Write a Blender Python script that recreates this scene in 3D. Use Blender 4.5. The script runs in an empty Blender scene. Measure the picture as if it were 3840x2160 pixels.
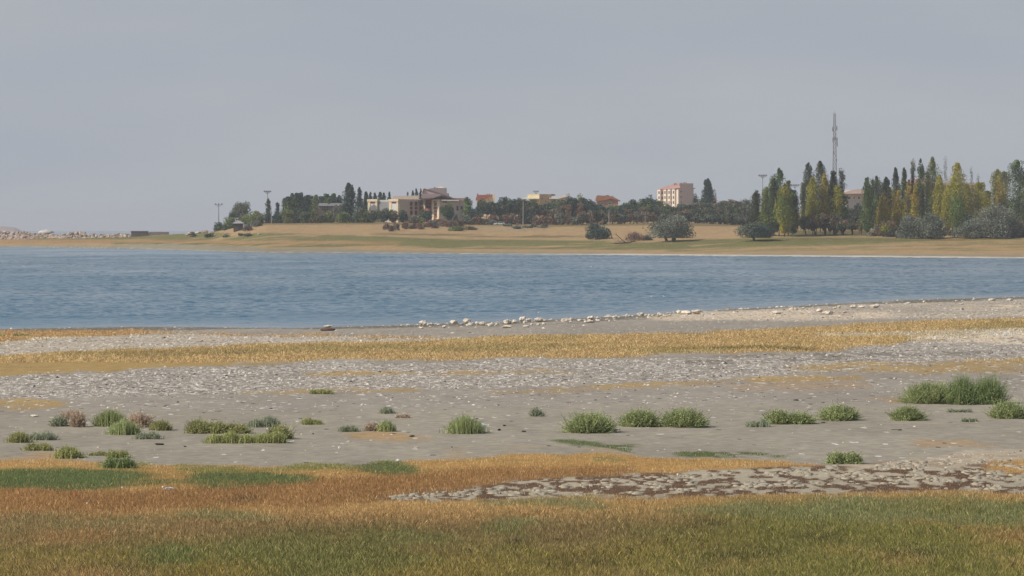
import bpy, math, random
import numpy as np
from math import radians as R

# ------------------------------------------------------------------ camera, sky, sun, exposure
S = bpy.context.scene
COL = S.collection
F = 13660.0            # focal length in photo pixels (photo 3840 x 2160)
HZ = 860.0             # photo row of the horizon
CH = 9.0               # camera height over the lake
cam_d = bpy.data.cameras.new('camera'); cam = bpy.data.objects.new('camera', cam_d); COL.objects.link(cam)
cam.location = (0, 0, CH); cam.rotation_euler = (R(90), 0, 0)
cam_d.sensor_width = 36; cam_d.lens = 36*F/3840; cam_d.shift_y = -(1080-HZ)/3840
cam_d.clip_start = 1; cam_d.clip_end = 60000
S.camera = cam

SUN_EL, SUN_AZ = 40.0, 251.0      # azimuth clockwise from +Y (view direction): light comes from the left
sd = bpy.data.lights.new('sun', 'SUN'); so = bpy.data.objects.new('sun', sd); COL.objects.link(so)
sd.energy = 3.6; sd.angle = R(0.6); sd.color = (1.0, 0.93, 0.82)
sv = (math.sin(R(SUN_AZ))*math.cos(R(SUN_EL)), math.cos(R(SUN_AZ))*math.cos(R(SUN_EL)), math.sin(R(SUN_EL)))
from mathutils import Vector
so.rotation_euler = Vector(sv).to_track_quat('Z', 'Y').to_euler()

wd = bpy.data.worlds.new('World'); S.world = wd; wd.use_nodes = True
nt = wd.node_tree; nt.nodes.clear(); N = nt.nodes.new; L = nt.links.new
sky = N('ShaderNodeTexSky'); sky.sky_type = 'NISHITA'; sky.sun_disc = False
sky.sun_elevation = R(SUN_EL); sky.sun_rotation = R(SUN_AZ); sky.air_density = 1.2; sky.dust_density = 2.5; sky.ozone_density = 1.5
tc = N('ShaderNodeTexCoord'); sp = N('ShaderNodeSeparateXYZ'); L(tc.outputs['Generated'], sp.inputs[0])
mr = N('ShaderNodeMapRange'); mr.inputs[1].default_value = 0.05; mr.inputs[2].default_value = 0.45
L(sp.outputs[2], mr.inputs[0])
ns = N('ShaderNodeTexNoise'); ns.inputs['Scale'].default_value = 5.0; ns.inputs['Detail'].default_value = 6
mp = N('ShaderNodeMapping'); mp.inputs['Scale'].default_value = (1, 1, 5); L(tc.outputs['Generated'], mp.inputs[0]); L(mp.outputs[0], ns.inputs[0])
hz = N('ShaderNodeMix'); hz.data_type = 'RGBA'
hz.inputs[6].default_value = (4.24, 4.64, 5.24, 1); hz.inputs[7].default_value = (4.82, 5.08, 5.48, 1)
hr = N('ShaderNodeMapRange'); hr.inputs[1].default_value = 0.42; hr.inputs[2].default_value = 0.66; L(ns.outputs[0], hr.inputs[0]); L(hr.outputs[0], hz.inputs[0])
mx = N('ShaderNodeMix'); mx.data_type = 'RGBA'; L(mr.outputs[0], mx.inputs[0]); L(hz.outputs[2], mx.inputs[6]); L(sky.outputs[0], mx.inputs[7])
bg = N('ShaderNodeBackground'); bg.inputs[1].default_value = 0.09; L(mx.outputs[2], bg.inputs[0])
wo = N('ShaderNodeOutputWorld'); L(bg.outputs[0], wo.inputs[0])
S.view_settings.view_transform = 'Standard'; S.view_settings.look = 'None'; S.view_settings.exposure = 0.0; S.view_settings.gamma = 1.0
S.cycles.use_denoising = True; S.cycles.use_adaptive_sampling = False
S.cycles.max_bounces = 6; S.cycles.volume_bounces = 0; S.cycles.transparent_max_bounces = 8

# ------------------------------------------------------------------ helpers
rng = np.random.default_rng(7)
random.seed(7)

def lin(c):
    a = np.asarray(c, float)/255.0
    return np.where(a <= 0.04045, a/12.92, ((a+0.055)/1.055)**2.4)

def hsh(ix, iy, s):
    v = np.sin(ix*127.1 + iy*311.7 + s*74.7)*43758.5453
    return v - np.floor(v)

def vn(x, y, s=0):
    xi = np.floor(x); yi = np.floor(y); fx = x-xi; fy = y-yi
    fx = fx*fx*(3-2*fx); fy = fy*fy*(3-2*fy)
    a = hsh(xi, yi, s); b = hsh(xi+1, yi, s); c = hsh(xi, yi+1, s); d = hsh(xi+1, yi+1, s)
    return a+(b-a)*fx+(c-a)*fy+(a-b-c+d)*fx*fy

def fbm(x, y, s=0, o=4):
    t = 0; a = 0.5; n = 0
    for k in range(o):
        t = t + a*vn(x*2**k+k*17.3, y*2**k-k*9.1, s+k); n += a; a *= 0.5
    return t/n           # 0..1

def sst(a, b, v):
    t = np.clip((v-a)/(b-a+1e-9), 0, 1); return t*t*(3-2*t)

def pl(x, pts, k=1):
    return np.interp(x, [p[0] for p in pts], [p[k] for p in pts])

def link(o, parent=None):
    COL.objects.link(o)
    if parent is not None: o.parent = parent
    return o

def mesh_np(name, V, Fc, mat, parent=None, col=None, smooth=False, extra=None):
    V = np.ascontiguousarray(V, np.float32); Fc = np.ascontiguousarray(Fc, np.int32); k = Fc.shape[1]
    me = bpy.data.meshes.new(name)
    me.vertices.add(len(V)); me.vertices.foreach_set('co', V.ravel())
    me.loops.add(Fc.size); me.loops.foreach_set('vertex_index', Fc.ravel())
    me.polygons.add(len(Fc)); me.polygons.foreach_set('loop_start', np.arange(0, Fc.size, k, dtype=np.int32))
    if smooth: me.polygons.foreach_set('use_smooth', np.ones(len(Fc), bool))
    me.update(calc_edges=True)
    if col is not None:
        at = me.attributes.new('col', 'FLOAT_COLOR', 'POINT')
        c4 = np.ones((len(V), 4), np.float32); c4[:, :3] = col; at.data.foreach_set('color', c4.ravel())
    for nm, a in (extra or {}).items():
        at = me.attributes.new(nm, 'FLOAT', 'POINT'); at.data.foreach_set('value', np.ascontiguousarray(a, np.float32))
    me.materials.append(mat)
    return link(bpy.data.objects.new(name, me), parent)

class MB:
    """collects polygons and links them as ONE mesh object"""
    def __init__(s): s.v = []; s.f = []
    def poly(s, pts):
        i = len(s.v); s.v += [tuple(p) for p in pts]; s.f.append(tuple(range(i, i+len(pts))))
    def prism(s, xy, z0, z1):
        n = len(xy); i = len(s.v)
        s.v += [(p[0], p[1], z0) for p in xy] + [(p[0], p[1], z1) for p in xy]
        for k in range(n):
            j = (k+1) % n; s.f.append((i+k, i+j, i+n+j, i+n+k))
        s.f.append(tuple(i+n+k for k in range(n))); s.f.append(tuple(i+k for k in reversed(range(n))))
    def box(s, x0, x1, y0, y1, z0, z1): s.prism([(x0, y0), (x1, y0), (x1, y1), (x0, y1)], z0, z1)
    def profile(s, prof, y0, y1):
        """prof: list of (x, z), extruded from depth y0 to y1"""
        n = len(prof); i = len(s.v)
        s.v += [(p[0], y0, p[1]) for p in prof] + [(p[0], y1, p[1]) for p in prof]
        for k in range(n):
            j = (k+1) % n; s.f.append((i+k, i+j, i+n+j, i+n+k))
        s.f.append(tuple(i+k for k in reversed(range(n)))); s.f.append(tuple(i+n+k for k in range(n)))
    def bar(s, a, b, r, r2=None, n=5):
        a = Vector(a); b = Vector(b); d = b-a; r2 = r if r2 is None else r2
        u = d.orthogonal().normalized(); w = d.normalized().cross(u); i = len(s.v)
        for p, q in ((a, r), (b, r2)):
            for k in range(n):
                t = 2*math.pi*k/n; s.v.append(tuple(p+u*(q*math.cos(t))+w*(q*math.sin(t))))
        for k in range(n):
            j = (k+1) % n; s.f.append((i+k, i+j, i+n+j, i+n+k))
        s.f.append(tuple(i+k for k in reversed(range(n)))); s.f.append(tuple(i+n+k for k in range(n)))
    def ball(s, c, rx, ry, rz, nu=10, nv=6, half=False):
        i = len(s.v); lo = 0 if half else -math.pi/2
        for a in range(nv+1):
            t = lo+(math.pi/2-lo)*a/nv
            for b in range(nu):
                p = 2*math.pi*b/nu
                s.v.append((c[0]+rx*math.cos(t)*math.cos(p), c[1]+ry*math.cos(t)*math.sin(p), c[2]+rz*math.sin(t)))
        for a in range(nv):
            for b in range(nu):
                j = (b+1) % nu; s.f.append((i+a*nu+b, i+a*nu+j, i+(a+1)*nu+j, i+(a+1)*nu+b))
    def lathe(s, a, b, prof, n=10):
        """rings (t, r) along the axis a-b"""
        a = Vector(a); b = Vector(b); d = b-a; u = d.orthogonal().normalized(); w = d.normalized().cross(u); i = len(s.v)
        for t, r in prof:
            p = a+d*t
            for k in range(n):
                q = 2*math.pi*k/n; s.v.append(tuple(p+u*(r*math.cos(q))+w*(r*math.sin(q))))
        for m in range(len(prof)-1):
            for k in range(n):
                j = (k+1) % n; s.f.append((i+m*n+k, i+m*n+j, i+(m+1)*n+j, i+(m+1)*n+k))
        s.f.append(tuple(i+k for k in reversed(range(n)))); s.f.append(tuple(i+(len(prof)-1)*n+k for k in range(n)))
    def build(s, name, mat, parent=None, smooth=False):
        me = bpy.data.meshes.new(name); me.from_pydata(s.v, [], s.f); me.update()
        import bmesh
        bm = bmesh.new(); bm.from_mesh(me); bmesh.ops.recalc_face_normals(bm, faces=bm.faces); bm.to_mesh(me); bm.free()
        if smooth: me.polygons.foreach_set('use_smooth', np.ones(len(me.polygons), bool))
        me.materials.append(mat)
        o = bpy.data.objects.new(name, me)
        link(o, parent)
        if parent is not None and parent.type == 'EMPTY': o.matrix_parent_inverse = parent.matrix_basis.inverted()
        return o

def tag(o, label=None, cat=None, group=None, kind=None):
    if label: o['label'] = label
    if cat: o['category'] = cat
    if group: o['group'] = group
    if kind: o['kind'] = kind
    return o

def empty(name, loc, label, cat, group=None):
    o = bpy.data.objects.new(name, None); o.location = loc; o.empty_display_size = 0.5; COL.objects.link(o)
    return tag(o, label, cat, group)

# ------------------------------------------------------------------ materials
def mat(name, c, rough=0.85, var=0.15, scale=1.5, spec=0.3, bump=0.0):
    """plain surface with a procedural mottling in world metres"""
    m = bpy.data.materials.new(name); m.use_nodes = True; t = m.node_tree; b = t.nodes['Principled BSDF']
    g = t.nodes.new('ShaderNodeNewGeometry'); n = t.nodes.new('ShaderNodeTexNoise'); n.inputs['Scale'].default_value = scale; n.inputs['Detail'].default_value = 5
    t.links.new(g.outputs['Position'], n.inputs['Vector'])
    r = t.nodes.new('ShaderNodeMapRange'); r.inputs[3].default_value = 1-var; r.inputs[4].default_value = 1+var; r.inputs[1].default_value = 0.25; r.inputs[2].default_value = 0.75
    t.links.new(n.outputs[0], r.inputs[0])
    v = t.nodes.new('ShaderNodeVectorMath'); v.operation = 'SCALE'; v.inputs[0].default_value = tuple(c[:3])
    t.links.new(r.outputs[0], v.inputs['Scale']); t.links.new(v.outputs[0], b.inputs['Base Color'])
    b.inputs['Roughness'].default_value = rough; b.inputs['Specular IOR Level'].default_value = spec
    if bump:
        bp = t.nodes.new('ShaderNodeBump'); bp.inputs['Strength'].default_value = bump; bp.inputs['Distance'].default_value = 0.1
        t.links.new(n.outputs[0], bp.inputs['Height']); t.links.new(bp.outputs[0], b.inputs['Normal'])
    return m

def leaf_mat(name, trans=0.25):
    m = bpy.data.materials.new(name); m.use_nodes = True; t = m.node_tree; t.nodes.clear()
    a = t.nodes.new('ShaderNodeAttribute'); a.attribute_name = 'col'
    d = t.nodes.new('ShaderNodeBsdfDiffuse'); tr = t.nodes.new('ShaderNodeBsdfTranslucent'); x = t.nodes.new('ShaderNodeMixShader')
    x.inputs[0].default_value = trans
    t.links.new(a.outputs[0], d.inputs[0]); t.links.new(a.outputs[0], tr.inputs[0])
    t.links.new(d.outputs[0], x.inputs[1]); t.links.new(tr.outputs[0], x.inputs[2])
    o = t.nodes.new('ShaderNodeOutputMaterial'); t.links.new(x.outputs[0], o.inputs[0]); return m

LEAF = leaf_mat('foliage', 0.22); BLADE = leaf_mat('grass_blade', 0.25)
M = dict(
    cream=mat('cream_render', (0.74, 0.62, 0.44)), beige=mat('beige_render', (0.56, 0.47, 0.37)), grey=mat('grey_render', (0.54, 0.50, 0.45)),
    dgrey=mat('dark_grey_panel', (0.27, 0.275, 0.28)), red=mat('brick_red_render', (0.30, 0.11, 0.085)), pink=mat('pink_render', (0.78, 0.54, 0.47)),
    roofbrown=mat('brown_roof', (0.17, 0.11, 0.10), scale=3), roofpink=mat('faded_red_tile', (0.42, 0.245, 0.205), scale=3), roofred=mat('red_tile', (0.36, 0.13, 0.085), scale=3),
    roofgrey=mat('grey_roof', (0.36, 0.295, 0.29), scale=3), rooforange=mat('orange_tile', (0.34, 0.16, 0.09), scale=3),
    white=mat('white_paint', (0.78, 0.77, 0.72), var=0.06), whitewin=mat('white_blind', (0.66, 0.68, 0.66), var=0.05), glass=mat('window_glass', (0.04, 0.05, 0.06), rough=0.15, spec=0.5),
    ochre=mat('ochre_render', (0.50, 0.38, 0.19)), yellow=mat('pale_yellow_render', (0.62, 0.50, 0.26)), apt=mat('apartment_cream', (0.74, 0.65, 0.54)), aptgrey=mat('apartment_side', (0.60, 0.51, 0.46)),
    aptbrown=mat('apartment_brown', (0.34, 0.21, 0.15)), steel=mat('galvanised_steel', (0.21, 0.21, 0.225), rough=0.5, spec=0.5), wood=mat('pole_wood', (0.30, 0.27, 0.24)),
    bark=mat('tree_bark', (0.13, 0.10, 0.075), scale=4), pale_bark=mat('pale_bark', (0.36, 0.34, 0.31), scale=4), deadwood=mat('dead_wood', (0.13, 0.085, 0.065), scale=4),
    hut=mat('dark_hut_boards', (0.085, 0.07, 0.06)), slab=mat('dark_concrete', (0.12, 0.10, 0.09)), carw=mat('white_car_paint', (0.75, 0.75, 0.74), rough=0.3, var=0.03, spec=0.5),
    tyre=mat('tyre_rubber', (0.03, 0.03, 0.03)), rock=mat('pale_rock', (0.66, 0.59, 0.49), var=0.35, scale=5, bump=0.6), rockdark=mat('dark_rock', (0.10, 0.085, 0.07), var=0.3, scale=5, bump=0.6),
    rockpink=mat('pinkish_rock', (0.42, 0.32, 0.255), var=0.35, scale=0.8, bump=0.4), rockbrown=mat('brown_rock', (0.31, 0.24, 0.19), var=0.35, scale=0.8, bump=0.4),
    plastic=mat('white_plastic', (0.80, 0.80, 0.80), rough=0.4, var=0.05), plasticblue=mat('bluish_plastic', (0.62, 0.68, 0.72), rough=0.3, var=0.08), redp=mat('red_litter', (0.55, 0.06, 0.03), rough=0.5),
    gullw=mat('white_feathers', (0.80, 0.80, 0.79), var=0.03), gullg=mat('grey_feathers', (0.30, 0.31, 0.33), var=0.05), beak=mat('yellow_beak', (0.65, 0.40, 0.05)),
    dung=mat('dry_dung', (0.075, 0.055, 0.04), scale=12, bump=0.5), hill=mat('distant_hill', (0.36, 0.26, 0.23), scale=0.01, var=0.2))

# ------------------------------------------------------------------ terrain
K = 3840/2576.0      # overview pixels -> photo pixels
NEAR_SHORE = [(-2200, 1255), (-600, 1240), (0, 1236), (500, 1227), (1100, 1231), (1500, 1222), (1900, 1208), (2300, 1190), (2560, 1172), (3000, 1150), (3400, 1128), (3840, 1116), (4600, 1098), (6000, 1072)]
# far shore columns: px -> (shore row), then (row, depth) of three points, then (depth, z) of two more
FAR = [
    (-2600, 920, (911, 1990), (903, 2015), (897, 2050), (2110, -3), (3500, -3)),
    (0, 925, (914, 1925), (905, 1950), (897, 1985), (2045, -3), (3500, -3)),
    (480, 933, (914, 1720), (900, 1830), (888, 1900), (2000, -3), (3500, -3)),
    (800, 942, (920, 1560), (895, 1690), (870, 1780), (1960, -3), (3500, -3)),
    (900, 945, (923, 1530), (886, 1640), (850, 1740), (2000, 9), (3500, 9)),
    (1000, 947, (925, 1500), (878, 1610), (838, 1710), (2200, 14), (3500, 16)),
    (1400, 950, (927, 1450), (880, 1570), (838, 1690), (2200, 18), (3500, 20)),
    (1900, 954, (930, 1400), (893, 1520), (845, 1660), (2200, 20), (3500, 24)),
    (2600, 960, (935, 1330), (888, 1450), (842, 1620), (2200, 22), (3500, 26)),
    (2850, 962, (934, 1300), (884, 1410), (852, 1600), (2200, 18), (3500, 26)),
    (3840, 970, (935, 1250), (884, 1390), (852, 1600), (2200, 18), (3500, 26)),
    (6500, 990, (950, 1150), (890, 1330), (852, 1550), (2200, 18), (3500, 26))]
_fx = np.array([c[0] for c in FAR], float)
_fd = []; _fz = []
for c in FAR:
    ds = CH*F/(c[1]-HZ); d = [ds-60, ds]; z = [-2.0, 0.0]
    for (yy, dd) in c[2:5]: d.append(dd); z.append(CH-(yy-HZ)*dd/F)
    for (dd, zz) in c[5:7]: d.append(dd); z.append(zz)
    _fd.append(d); _fz.append(z)
_fd = np.array(_fd); _fz = np.array(_fz)

def terrain(x, y):
    """height of the ground; x, y are world metres (arrays)"""
    x = np.asarray(x, float); y = np.asarray(y, float)
    yy = np.maximum(y, 30.0); px = 1920+F*x/yy
    ds = CH*F/(pl(px, NEAR_SHORE)-HZ) + 3.0*(fbm(x/9.0, y*0+3.3, 5)-0.5)*2
    d = ds-y
    zn = 1.25*(1-np.exp(-np.maximum(d, 0)/55.0)) + 0.10*np.sin(np.clip(d, 0, 400)/9.0+1.2*fbm(x/30, y/30, 3))*np.exp(-np.maximum(d, 0)/90.0)*np.clip(d/6, 0, 1)
    zn = zn + np.clip(d/40, 0, 1)*((fbm(x/5.0, y/9.0, 11)-0.5)*0.16)
    zn = np.where(d < 0, np.maximum(-2.0, d*0.03), zn)
    # far side
    D = np.stack([np.interp(px, _fx, _fd[:, k]) for k in range(7)]); Z = np.stack([np.interp(px, _fx, _fz[:, k]) for k in range(7)])
    zf = np.full(x.shape, -2.0)
    for k in range(6):
        m = (y >= D[k]) & (y < D[k+1]); t = (y-D[k])/(D[k+1]-D[k]+1e-9)
        zf = np.where(m, Z[k]+(Z[k+1]-Z[k])*t, zf)
    zf = np.where(y >= D[6], Z[6], zf)
    zf = zf + np.where(zf > 0.2, (fbm(x/14, y/14, 21)-0.5)*0.9*np.clip(zf/3, 0, 1), 0)
    return np.where(y < 800, zn, zf)

def tz(x, y): return float(terrain(np.array([x]), np.array([y]))[0])
def proj(x, y, z): return 1920+F*x/y, HZ+F*(CH-z)/y
def X(px, D): return (px-1920)*D/F
def Zr(row, D): return CH-(row-HZ)*D/F

def near_pt(px, row):
    """point of the near ground seen at photo pixel (px,row)"""
    D = 8.0*F/(row-HZ)
    for _ in range(12): D = (CH-tz(X(px, D), D))*F/(row-HZ)
    return X(px, D), D, tz(X(px, D), D)

def far_D(px, row, default=1800):
    D = np.arange(1080, 2100, 2.0); z = terrain(X(px, D), D); yy = HZ+F*(CH-z)/D
    i = np.nonzero(yy <= row)[0]
    return float(D[i[0]]) if len(i) else default

# ---- ground colours by zone
G = {k: lin(v) for k, v in dict(gravel=(150, 144, 136), sand=(150, 145, 134), pale=(172, 160, 142), tan=(178, 152, 102), tan2=(176, 144, 94), olive=(140, 128, 80), orange=(182, 144, 90),
     rust=(150, 114, 70), green=(94, 106, 66), lgreen=(124, 126, 74), bgreen=(114, 118, 82), brown=(128, 108, 70), ol2=(128, 116, 68), mud=(106, 84, 66), salt=(180, 172, 154), grn3=(114, 112, 64),
     field=(178, 151, 112), fgreen=(120, 119, 72), forange=(168, 134, 88), fbeach=(152, 146, 126), shell=(204, 186, 160), fwhite=(214, 208, 196), fdark=(112, 104, 62), wet=(126, 121, 111)).items()}
G = {k: v*np.array([.84, .81, .76])*(1.24 if k in ('gravel', 'sand', 'pale', 'shell') else 1.0) for k, v in G.items()}

def band(x, y, pts, soft=3.0, s=None, sb=None):
    """mask of a strip between two polylines given as (x, top, bottom)"""
    t = pl(x, pts, 1); b = pl(x, pts, 2); x0, x1 = pts[0][0], pts[-1][0]
    m = sst(t-soft, t+soft, y)*(1-sst(b-(sb or soft), b+(sb or soft), y))
    e = 25.0
    return m*sst(x0-e, x0+e, x)*(1-sst(x1-e, x1+e, x))

def zones(x, y, z):
    """colour, pale-stone amount and grass kind of ground points"""
    px, py = proj(x, y, z); ox, oy = px/K, py/K
    near = y < 800
    n1 = fbm(x/5.0, y/13.0, 31)-0.5; n2 = fbm(x/1.6, y/4.0, 32)-0.5; n3 = fbm(x/0.45, y/1.2, 33)-0.5; n4 = fbm(x/14, y/30, 34)-0.5
    sc = np.clip((oy-577)/500.0, 0.25, 1.6)
    ow = oy + (n1*24+n2*15+n3*7)*sc           # wavering edges
    c = np.empty((len(x), 3)); c[:] = G['gravel']; fl = np.full(len(x), 0.10); gr = np.zeros(len(x))
    def paint(m, col, f=None, g=None):
        nonlocal c, fl, gr
        m = np.clip(m, 0, 1); c = c*(1-m[:, None])+np.asarray(G[col] if isinstance(col, str) else col)*m[:, None]
        if f is not None: fl = fl*(1-m)+f*m
        if g is not None: gr = gr*(1-m)+g*m
    # --- near shore from the water's edge down to the foreground
    paint(band(ox, ow, [(-1500, 1040, 1180), (0, 1035, 1175), (1000, 1035, 1180), (2000, 1020, 1190), (2576, 1005, 1150), (4000, 990, 1150)], 10), 'sand', 0.02)
    paint(band(ox, ow, [(-1500, 700, 832), (0, 700, 830), (430, 700, 829), (900, 700, 828), (1500, 700, 809), (2000, 700, 783), (2576, 700, 752), (4000, 640, 728)], 2), 'wet', 0.15)
    paint(band(ox, ow, [(-1500, 830, 864), (0, 829, 862), (200, 828, 850), (330, 828, 841), (440, 834, 837)], 2), 'tan2', 0.1, 1)
    paint(band(ox, ow, [(-1500, 862, 898), (0, 858, 894), (200, 848, 886), (450, 839, 872), (700, 842, 868), (1000, 846, 862), (1180, 850, 856)], 2), 'pale', 0.75)
    paint(band(ox, ow, [(400, 838, 842), (620, 839, 845), (900, 842, 848), (1100, 845, 850)], 1.5)*0.7, 'tan2', 0.1, .4)
    paint(band(ox, ow, [(1700, 790, 806), (1900, 779, 806), (2100, 768, 806), (2300, 762, 800), (2576, 752, 797), (4000, 715, 770)], 2), 'pale', 0.8)
    paint(band(ox, ow, [(1640, 796, 805), (1900, 783, 804), (2100, 776, 803), (2250, 780, 799)], 3)*sst(-.3, -.05, n2+n3), 'shell', 0.8)
    paint(band(ox, ow, [(2380, 770, 778), (2576, 764, 776), (4000, 730, 745)], 2)*sst(-.2, .05, n2+n3), 'shell', 0.7)
    paint(band(ox, ow, [(2050, 772, 788), (2300, 770, 785), (2576, 758, 765)], 2)*0.6, 'gravel', 0.2)
    paint(band(ox, ow, [(-1500, 945, 1020), (0, 945, 1008), (300, 934, 1000), (600, 920, 985), (900, 914, 980), (1200, 906, 975), (1500, 903, 965), (1800, 896, 955), (2000, 890, 940), (2200, 872, 925), (2400, 850, 912), (2576, 838, 908), (4000, 790, 870)], 4), 'gravel', 0.62)
    mt = band(ox, ow, [(-1500, 900, 965), (0, 893, 948), (200, 884, 936), (400, 876, 926), (600, 866, 916), (800, 861, 911), (1000, 857, 906), (1200, 850, 903), (1400, 842, 901), (1600, 838, 897), (1800, 832, 889), (2000, 821, 885), (2200, 811, 870), (2350, 805, 857), (2576, 798, 843), (4000, 750, 800)], 2)
    paint(mt, 'tan', 0.02, 1.0)
    paint(mt*sst(0.02, 0.16, n4+n1*0.7)*0.6, 'olive', None)
    paint(mt*band(ox, ow, [(150, 884, 897), (400, 882, 896), (700, 872, 888), (1000, 868, 880)], 3)*0.55, 'olive')
    paint(mt*band(ox, ow, [(1690, 874, 883), (1850, 872, 880), (2050, 872, 876)], 1.5)*0.8, 'fdark')
    paint(mt*band(ox, ow, [(2060, 841, 845), (2300, 834, 845), (2576, 826, 842)], 2)*0.7, 'pale', 0.5, 0)
    paint(band(ox, ow, [(2300, 852, 862), (2450, 838, 866), (2576, 828, 868), (4000, 780, 830)], 4)*sst(-.3, 0, n2+n3), 'shell', 0.7)
    for st in ([(-1500, 1012, 1040), (0, 1009, 1030), (110, 1009, 1026), (170, 1012, 1020)], [(760, 940, 948), (1000, 936, 945), (1300, 932, 940), (1480, 934, 938)], [(1240, 984, 990), (1400, 972, 988), (1600, 962, 976), (1800, 954, 968), (2000, 947, 962), (2150, 943, 955), (2240, 940, 946)],
               [(1980, 922, 932), (2150, 912, 932), (2350, 908, 936), (2576, 904, 937), (4000, 870, 910)], [(600, 986, 990), (800, 980, 990), (1050, 976, 984)]):
        paint(band(ox, ow, st, 3)*0.85*sst(-0.25, 0.02, n2+0.5*n3), 'tan', 0.15, 0.6)
    paint(band(ox, ow, [(1700, 898, 916), (2000, 888, 912), (2300, 884, 905), (2500, 886, 904)], 4)*sst(0.0, 0.12, n2+n3*0.6)*0.8, 'wet', 0.1)
    for st, a in (([(850, 1088, 1102), (950, 1092, 1112), (1080, 1106, 1114)], .6), ([(2300, 1112, 1128), (2420, 1108, 1132), (2520, 1116, 1128)], .45), ([(2150, 998, 1012), (2320, 1000, 1014)], .5), ([(-800, 1120, 1165), (60, 1130, 1165), (200, 1148, 1165)], .5), ([(1840, 960, 985), (2050, 962, 980), (2200, 955, 972)], .35), ([(1120, 1128, 1160), (1500, 1125, 1145), (1700, 1140, 1150)], .3)):
        paint(band(ox, ow, st, 5)*a*sst(-0.2, 0.1, n2), 'orange', None, .3)
    # creeping green strip on the sand
    mg = band(ox, ow, [(1385, 1108, 1116), (1500, 1112, 1122), (1600, 1118, 1136), (1750, 1124, 1149), (1850, 1134, 1152), (1975, 1146, 1160)], 3)*sst(-0.16, 0.02, n2+n3*0.5)
    paint(mg, 'green', 0, 2.0)
    # foreground turf
    turf = sst(-4, 3, ow-pl(ox, [(-1500, 1168), (0, 1163), (150, 1160), (300, 1166), (500, 1168), (700, 1170), (1000, 1164), (1150, 1157), (1300, 1141), (1500, 1138), (1700, 1150), (1900, 1160), (2020, 1168), (2200, 1180), (2576, 1160), (4000, 1140)]))
    paint(turf, 'orange', 0, 2.0)
    paint(turf*sst(1255, 1330, ow), 'brown', 0, 2.2)
    paint(turf*sst(1330, 1400, ow), 'ol2', 0, 2.4)
    paint(turf*sst(1225, 1275, ow)*sst(1250, 2000, ox+n1*500), 'grn3', 0, 2.4)
    paint(band(ox, ow, [(-1500, 1235, 1300), (0, 1232, 1290), (300, 1226, 1282), (600, 1214, 1272), (900, 1194, 1262), (1200, 1184, 1240), (1450, 1178, 1214), (1600, 1180, 1200)], 8), 'rust', 0, 2.2)
    paint(band(ox, ow, [(-1500, 1186, 1236), (0, 1188, 1234), (200, 1180, 1230), (400, 1186, 1226), (560, 1186, 1222), (700, 1188, 1216), (790, 1196, 1210)], 4)*sst(-0.3, -0.08, n1+n2*.6), 'green', 0, 2.2)
    paint(band(ox, ow, [(250, 1160, 1180), (420, 1164, 1184), (560, 1170, 1186), (760, 1166, 1180), (900, 1158, 1178), (990, 1160, 1190), (1050, 1176, 1190)], 3)*sst(-0.15, 0.05, n2+n1*.5)*0.9, 'lgreen', 0, 2.0)
    paint(band(ox, ow, [(900, 1160, 1180), (980, 1164, 1192), (1050, 1178, 1190)], 3)*0.9, 'green', 0, 2.0)
    paint(band(ox, ow, [(1250, 1150, 1175), (1400, 1146, 1170), (1620, 1150, 1166)], 5)*sst(0.0, 0.15, n2)*0.9, 'olive', 0, 2.0)
    paint(band(ox, ow, [(-1500, 1298, 1350), (0, 1296, 1344), (200, 1300, 1342), (360, 1304, 1338), (440, 1314, 1330)], 7)*sst(-0.1, 0.1, n1+n2)*0.9, 'bgreen', 0, 2.2)
    paint(band(ox, ow, [(450, 1282, 1302), (600, 1284, 1302), (700, 1288, 1298)], 5)*0.8, 'bgreen', 0, 2.2)
    paint(band(ox, ow, [(360, 1372, 1425), (430, 1370, 1425), (500, 1380, 1410)], 8)*0.9, 'green', 0, 2.2)
    paint(band(ox, ow, [(950, 1308, 1345), (1200, 1304, 1342), (1450, 1312, 1346), (1700, 1318, 1342)], 8)*sst(-0.1, 0.1, n1+n2)*0.8, 'bgreen', 0, 2.2)
    paint(band(ox, ow, [(1200, 1262, 1275), (1500, 1254, 1280), (1800, 1246, 1290), (2100, 1240, 1312), (2400, 1242, 1320), (4000, 1240, 1320)], 6)*sst(-0.3, -0.08, n1+n2)*0.85, 'bgreen', 0, 2.2)
    for st in ([(2010, 1338, 1362), (2110, 1340, 1360)], [(1760, 1384, 1402), (1960, 1376, 1400)], [(2240, 1386, 1402), (2380, 1380, 1400)], [(1270, 1352, 1366), (1340, 1352, 1364)], [(590, 1240, 1256), (650, 1240, 1256)], [(1720, 1300, 1314), (1830, 1304, 1316)], [(280, 1420, 1440), (360, 1420, 1436)], [(1330, 1406, 1420), (1560, 1400, 1424)]): paint(band(ox, ow, st, 7)*.75, np.array([.045, .04, .02]), 0, 2.3)  # dark tufts and patches of shade, both painted into the turf colour
    paint(turf*sst(0.02, 0.15, n1*1.0+n2*0.5)*sst(1270, 1330, ow)*0.6, 'rust')
    paint(turf*sst(0.10, 0.24, -n1*1.0+n2*0.4)*sst(1300, 1340, ow)*0.6, 'green')
    # salt-crusted mud
    mud = band(ox, ow, [(960, 1250, 1256), (1050, 1244, 1262), (1150, 1232, 1262), (1300, 1216, 1256), (1500, 1205, 1250), (1700, 1195, 1243), (1900, 1182, 1235), (2100, 1170, 1232), (2300, 1160, 1230), (2576, 1148, 1232), (4000, 1120, 1236)], 4)
    paint(mud, 'mud', 0, 0.7)
    w = (fbm(x/0.36, y/1.1, 51, 3)-0.5)*1.2+(fbm(x/2.2, y/5, 55, 2)-.5)*.3
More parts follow.
